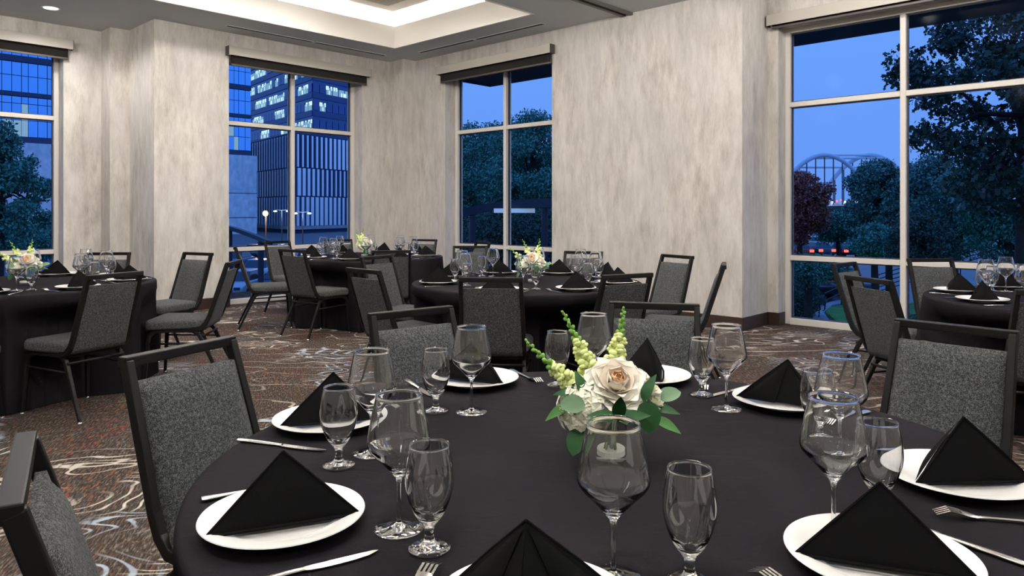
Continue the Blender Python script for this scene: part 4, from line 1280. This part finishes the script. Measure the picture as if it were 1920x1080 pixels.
def pos_word(ang): return POS8[int(round((ang % 360) / 45)) % 8]
MIDW = ['left', 'far left', 'far side, left', 'far side, right', 'far right', 'right', 'near right', 'near left']
def on_table(px, py):
    d = (EYE - TH) * 1360 / (py - 394); return ((px - 960) / 1360 * d, d)
def setting(tname, tkey, ang, r=0.665, where=None, nyaw=None, nk=0, wine=None, gob=None, plate=None, gshift=0.0, nabs=None):
    """ang: degrees clockwise from straight ahead, seen from above"""
    cx, cy = TABLES[tkey]; a = math.radians(ang)
    ox, oy = math.sin(a), math.cos(a)                   # outward
    px, py = (cx + ox * r, cy + oy * r) if plate is None else plate
    if plate is not None:
        L = math.hypot(px - cx, py - cy); ox, oy = (px - cx) / L, (py - cy) / L
    rx, ry = -oy, ox                                    # guest's right when facing in (-o): rotate
    fx, fy = -ox, -oy
    rx, ry = fy, -fx
    yaw = math.atan2(fy, fx) - PI / 2                   # local +y faces the table centre
    w = where or ('at the %s seat of the %s' % (pos_word(ang), tname))
    tag(put('dinner_plate', plate_me, px, py, TOPZ), 'white dinner plate %s' % w, 'plate', 'white dinner plates')
    ny = yaw + (nyaw if nyaw is not None else 0.0)
    if nabs is not None: ny = math.radians(nabs)
    tag(put('napkin', napkin_mes[nk % 3], px, py, TOPZ + 0.0185, ny), 'folded black napkin %s' % w, 'napkin', 'folded black napkins')
    g = lambda f, s: (px + fx * f + rx * s, py + fy * f + ry * s)
    q = g(-0.01, -0.175); tag(place(fork0, pf, *q, TOPZ, yaw), 'steel table fork %s' % w, 'fork', 'steel forks')
    q = g(-0.01, 0.175); tag(place(knife0, pk, *q, TOPZ, yaw), 'steel table knife %s' % w, 'knife', 'steel knives')
    q = wine or g(0.17 + gshift, 0.115); tag(put('wine_glass', wine_me, *q, TOPZ), 'tall clear wine glass %s' % w, 'wine glass', 'clear wine glasses')
    q = gob or g(0.165 + gshift, 0.205); tag(put('water_goblet', goblet_me, *q, TOPZ), 'short clear water goblet %s' % w, 'goblet', 'clear water goblets')
P_ = on_table
ft = 'front table'
def away(px, py, dx=0, dy=0): x, y = P_(px, py); return (x + dx, y + dy)
setting(ft, 'front', -119, where='at the near left seat of the front table', plate=away(531, 985), wine=P_(748, 992), gob=P_(805, 1030), nabs=22, nk=0)
setting(ft, 'front', -70, where='at the left seat of the front table', plate=away(617, 797), wine=P_(697, 850), gob=P_(635, 874), nabs=18, nk=1)
setting(ft, 'front', -25, where='at the far left seat of the front table', plate=away(890, 719), wine=P_(884, 773), gob=P_(817, 772), nabs=-25, nk=2)
setting(ft, 'front', 16, where='behind the flowers of the front table', plate=(0.42, 2.26), wine=(0.241, 2.145), gob=(0.137, 2.19), nabs=78, nk=1)
setting(ft, 'front', 55, where='at the far right seat of the front table', plate=away(1470, 760), wine=P_(1362, 767), gob=P_(1316, 742), nabs=195, nk=2)
setting(ft, 'front', 102, where='at the right seat of the front table', plate=away(1797, 907), wine=P_(1577, 863), gob=P_(1533, 827), nabs=4, nk=1)
setting(ft, 'front', 145, where='at the near right seat of the front table', plate=away(1650, 1062), wine=P_(1563, 1000), gob=P_(1648, 968), nabs=-20, nk=0)
setting(ft, 'front', 195, where='at the nearest seat of front table, cut by bottom edge', plate=(0.028, 0.935), wine=P_(1150, 1086), gob=P_(1293, 1094), nabs=168, nk=1)
for k, a in enumerate([-106, -61, -18, 25, 70, 107, 152, 197]):
    setting('middle table', 'middle', a, nyaw=[1.2, 1.8, 2.6, 3.3, 3.6, 1.1, -0.3, 0.2][k], nk=k, where='at the %s seat of the middle table' % MIDW[k])
for k, a in enumerate([5, 50, 95, 140, 185, 230, 275, 320]):
    setting('corner table', 'corner', a, nyaw=[3.0, 2.6, 1.4, 0.4, 0.1, -0.4, -1.2, -2.4][k], nk=k + 1)
for k, a in enumerate([-15, 30, 75, 120, 165]):
    setting('left-hand table', 'left', a, nyaw=[3.0, 2.6, 1.4, 0.3, 0.1][k], nk=k)
for k, a in enumerate([-5, -50, -95, -140]):
    setting('table by the largest window', 'window', a, nyaw=[3.1, -2.2, -0.8, 0.1][k], nk=k + 1)

# ------------------------------------------------------------------ floral centrepieces
def petal_mesh(w, l, curl, cup, m, n=9):
    """petal growing along +z from the origin, cupped towards -y, tip curling back towards +y"""
    rows = []
    for i in range(n + 1):
        t = i / n
        wid = w * (0.25 + 0.75 * min(1, t / 0.55)) * math.sqrt(max(0.02, 1 - max(0, (t - 0.55) / 0.45) ** 2.4))
        row = []
        for j in range(7):
            s = -1 + j / 3
            y = -cup * (s * s) * wid + curl * t ** 4 * l + 0.16 * l * math.sin(PI * t * 0.6)
            row.append((s * wid * (1 - 0.1 * cup), y, t * l * (1 - 0.05 * s * s)))
        rows.append(row)
    return MB().grid(rows).mesh('petal', m, smooth=True)
def rose(parent, loc, R, tilt, az, detail, name='garden_rose', cream='rose_cream', blush='rose_blush', heart='rose_peach', seedv=0):
    rnd = random.Random(seedv)
    base = empty(name, loc, 0, parent)
    base.rotation_euler = Matrix.Rotation(az, 3, 'Z').to_euler() if tilt == 0 else (Matrix.Rotation(az, 3, 'Z') @ Matrix.Rotation(tilt, 3, 'X')).to_euler()
    layers = [(3, 0.06, 0.02, heart, 0.30, 0.62), (4, 0.16, 0.12, heart, 0.36, 0.66), (5, 0.28, 0.24, blush, 0.44, 0.72), (6, 0.40, 0.40, blush, 0.52, 0.78),
              (7, 0.52, 0.60, cream, 0.58, 0.84), (8, 0.62, 0.84, cream, 0.62, 0.88), (8, 0.68, 1.10, cream, 0.62, 0.88), (7, 0.70, 1.38, cream, 0.60, 0.84)]
    if not detail: layers = layers[1::2]
    cache = {}
    joined = {}
    for li, (n, rad, lean, m, w, l) in enumerate(layers):
        me = petal_mesh(R * w * (0.8 if li < 2 else 0.95), R * l, 0.22 if li > 2 else -0.05, 0.55 if li < 4 else 0.38, m, 9 if detail else 5)
        for k in range(n):
            a = 2 * PI * (k + 0.5 * (li % 2)) / n + rnd.uniform(-0.15, 0.15)
            M = Matrix.Translation((math.cos(a) * R * rad * 0.35, math.sin(a) * R * rad * 0.35, R * (0.06 - 0.05 * li))) @ Matrix.Rotation(a - PI / 2, 4, 'Z') @ Matrix.Rotation(-lean + rnd.uniform(-0.08, 0.08), 4, 'X')
            if detail:
                o = link('petal', me, base); o.matrix_local = M
            else:
                joined.setdefault(m, MB()).add([M @ v.co for v in me.vertices], [tuple(p.vertices) for p in me.polygons])
    for m, mb in joined.items(): mb.build('petals', m, base, smooth=True)
    return base
def leaf_mesh(l, w, m, bend, point=1.0):
    rows = []
    n = 8
    for i in range(n + 1):
        t = i / n
        wid = w * (math.sin(PI * t ** (0.8 if point else 0.9)) ** (1.0 if point else 0.55)) + 0.0006
        z = -bend * l * t * t
        rows.append([(-wid, t * l, z + 0.25 * wid), (0, t * l, z), (wid, t * l, z + 0.25 * wid)])
    rows2 = [[(x, y, z - 0.0008) for x, y, z in r] for r in rows]
    return MB().grid(rows).mesh('leaf', m, smooth=True)
LEAFS = {'r': leaf_mesh(0.062, 0.014, 'leaf_dark', 0.25), 'g': leaf_mesh(0.065, 0.015, 'leaf_mid', 0.15), 'e': leaf_mesh(0.052, 0.019, 'leaf_eucalyptus', 0.05, 0), 'o': leaf_mesh(0.064, 0.025, 'leaf_dark', 0.12, 0)}
def centrepiece(x, y, label, detail, yaw, seedv):
    rnd = random.Random(seedv)
    u, v = C(x, y)
    root = tag(empty('floral_centrepiece', (u, v, TOPZ), CAMYAW + yaw), label, 'centrepiece', 'floral table centrepieces')
    VR, VH = 0.041, 0.100
    vp = [(0, 0.0), (VR - 0.002, 0.0), (VR, 0.002), (VR, VH), (VR - 0.0015, VH + 0.001), (VR - 0.003, VH), (VR - 0.003, 0.008), (0, 0.008)]
    link('vase', lathe_closed(vp, 32, 'vase', 'vase_glass'), root)
    MB().lathe([(0.0005, 0.0088), (VR - 0.0042, 0.0088), (VR - 0.0042, 0.020), (0.0005, 0.022)], 24).build('white_sand', 'white_gravel', root, smooth=True, angle=40)
    st = MB()
    for k in range(16 if detail else 8):
        a = rnd.uniform(0, 2 * PI); r0 = rnd.uniform(0.002, 0.02); a2 = a + rnd.uniform(1.0, 2.2); r1 = rnd.uniform(0.008, 0.03)
        st.tube([(r0 * math.cos(a), r0 * math.sin(a), 0.02), (r1 * math.cos(a2), r1 * math.sin(a2), VH + 0.02)], 0.0022, 5)
    st.build('stems', 'stem_green', root, smooth=True)
    # hydrangea masses
    def hyd(c, R, nfl, s):
        rs = random.Random(s); mb = MB()
        for k in range(nfl):
            z = rs.uniform(-0.55, 1); a = rs.uniform(0, 2 * PI); q = math.sqrt(max(0, 1 - z * z))
            n = Vector((q * math.cos(a), q * math.sin(a), z)); p = Vector(c) + n * R * rs.uniform(0.86, 1.06)
            t1 = n.orthogonal().normalized(); t1 = Matrix.Rotation(rs.uniform(0, PI), 3, n) @ t1; t2 = n.cross(t1)
            e = 0.0125 * rs.uniform(0.75, 1.3)
            for w in range(4):
                d = (t1, t2, -t1, -t2)[w]; sd = n.cross(d)
                mb.add([p, p + d * e * 0.6 + sd * e * 0.55 + n * e * 0.25, p + d * e * 1.25 + n * e * 0.15, p + d * e * 0.6 - sd * e * 0.55 + n * e * 0.25], [(0, 1, 2, 3)])
        ho = mb.build('hydrangea', 'hydrangea_white', root); ho['kind'] = 'stuff'
        MB().ball(c, R * 0.84, 12, 8).build('flower_heart', 'snap_yellow', ho, smooth=True)
    k = 1 if detail else 0.45
    hyd((-0.055, -0.03, 0.112), 0.055, int(230 * k), seedv + 1)
    hyd((-0.02, 0.04, 0.128), 0.05, int(160 * k), seedv + 2)
    hyd((0.05, 0.02, 0.118), 0.046, int(150 * k), seedv + 3)
    rose(root, (0.008, -0.030, 0.158), 0.066, 0.75, 0.05, detail, seedv=seedv)
    rose(root, (0.012, 0.045, 0.172), 0.050, 0.2, 0.6, detail, 'small_rose', heart='rose_blush', seedv=seedv + 4)
    for j, (p, R) in enumerate([((0.082, -0.012, 0.142), 0.026), ((0.098, 0.012, 0.128), 0.022), ((0.062, 0.008, 0.168), 0.024), ((0.088, -0.03, 0.122), 0.020)]):
        rose(root, p, R, 0.5, 0.9, False, 'spray_rose', 'rose_cream', 'hydrangea_white', 'snap_yellow', seedv + 10 + j)
    # snapdragon spikes
    flo = MB().ball((0, 0.009, 0), (0.009, 0.011, 0.008), 8, 6).ball((0, 0.019, 0.004), (0.010, 0.005, 0.006), 8, 5).ball((0, 0.018, -0.005), (0.008, 0.005, 0.004), 8, 5).mesh('floret', 'snap_yellow', smooth=True)
    bud = MB().ball((0, 0.005, 0), (0.0042, 0.006, 0.0042), 6, 5).mesh('bud', 'snap_green', smooth=True)
    spikes = [((-0.06, 0.0, 0.142), (-0.180, -0.02, 0.252)), ((-0.035, 0.035, 0.165), (-0.098, 0.04, 0.305)), ((0.012, 0.045, 0.18), (0.036, 0.045, 0.312))]
    for si, (a, b) in enumerate(spikes):
        a, b = Vector(a), Vector(b); d = (b - a); L = d.length; d.normalize()
        n1 = d.orthogonal().normalized(); n2 = d.cross(n1)
        o = MB().tube([a - d * 0.06, a, a + d * L * 0.6 + n1 * 0.004, b], [0.0026, 0.0024, 0.002, 0.001], 6).build('snapdragon', 'snap_green', root, smooth=True)
        N = 26 if detail else 13
        bm = MB()
        for q in range(N):
            t = q / (N - 1); a_ = q * 2.4; nd = (n1 * math.cos(a_) + n2 * math.sin(a_))
            p = a + d * (L * (0.02 + 0.97 * t)) + n1 * 0.004 * math.sin(PI * t)
            lift = 0.35 + 0.5 * t
            yv = (nd * (1 - lift * 0.5) + d * lift).normalized(); xv = yv.cross(d).normalized(); zv = xv.cross(yv)
            if t < 0.52:
                s = (1.25 - 0.85 * t) * (1.0 if detail else 1.3)
                M = Matrix.Translation(p) @ Matrix((xv, yv, zv)).transposed().to_4x4() @ Matrix.Scale(s, 4)
                if detail:
                    w = link('floret', flo, o); w.matrix_local = M
                else:
                    bm2 = [M @ vv.co for vv in flo.vertices]
                    w = MB().add(bm2, [tuple(pp.vertices) for pp in flo.polygons]).build('floret', 'snap_yellow', o, smooth=True)
            else:
                s = (2.1 - 1.35 * t) * (1.0 if detail else 1.2)
                M = Matrix.Translation(p) @ Matrix((xv, yv, zv)).transposed().to_4x4() @ Matrix.Scale(s, 4)
                bm.add([M @ vv.co for vv in bud.vertices], [tuple(pp.vertices) for pp in bud.polygons])
        bm.build('buds', 'snap_green', o, smooth=True)
    # leaves: kind, base point, azimuth deg (0 = right, -90 = towards the camera), pitch, roll
    L = [('e', (-0.062, -0.088, 0.136), 183, 0.05, -0.9), ('r', (-0.062, -0.050, 0.150), 178, 0.12, -0.5), ('r', (-0.060, -0.060, 0.140), 120, 1.2, 0.0), ('g', (-0.085, -0.045, 0.125), 195, -0.35, -0.3),
         ('o', (-0.062, -0.070, 0.088), 225, -0.85, 0.0), ('r', (0.004, -0.100, 0.110), 185, 0.30, -0.7), ('r', (0.004, -0.100, 0.110), -8, 0.30, 0.7), ('r', (0.004, -0.098, 0.105), -90, 1.35, 0.0),
         ('o', (0.062, -0.078, 0.142), -78, -1.15, 0.0), ('r', (0.058, -0.076, 0.138), 30, 1.2, 0.2), ('r', (0.080, -0.035, 0.116), -6, -0.02, 0.5), ('g', (0.078, -0.055, 0.100), -20, -0.30, 0.4), ('e', (0.100, -0.010, 0.128), 2, 0.30, 0.6),
         ('r', (0.05, 0.05, 0.12), 40, 0.2, 0.0), ('r', (0.0, 0.07, 0.12), 90, 0.1, 0.0), ('e', (-0.05, 0.05, 0.13), 130, 0.2, 0.0)]
    for kd, p, az, pit, rol in (L if detail else L[::2]):
        a = math.radians(az)
        o = link('leaf', LEAFS[kd], root)
        o.matrix_local = Matrix.Translation(p) @ Matrix.Rotation(a - PI / 2, 4, 'Z') @ Matrix.Rotation(pit, 4, 'X') @ Matrix.Rotation(rol, 4, 'Y')
    return root
vx, vy = on_table(1144, 858)
centrepiece(vx, vy, 'cream rose and snapdragon bouquet in glass vase on front table', True, 0.0, 100)
for key, lab, (dx, dy), yw in (('left', 'white and green bouquet on the left-hand table', (0, 0), 0.5), ('corner', 'small white and green bouquet on the corner table', (-0.05, 0), 1.1),
                    ('middle', 'cream and green bouquet on the middle table', (0.045, -0.03), -0.4)):
    c = TABLES[key]
    centrepiece(c[0] + dx, c[1] + dy, lab, False, yw, 200 + len(key))
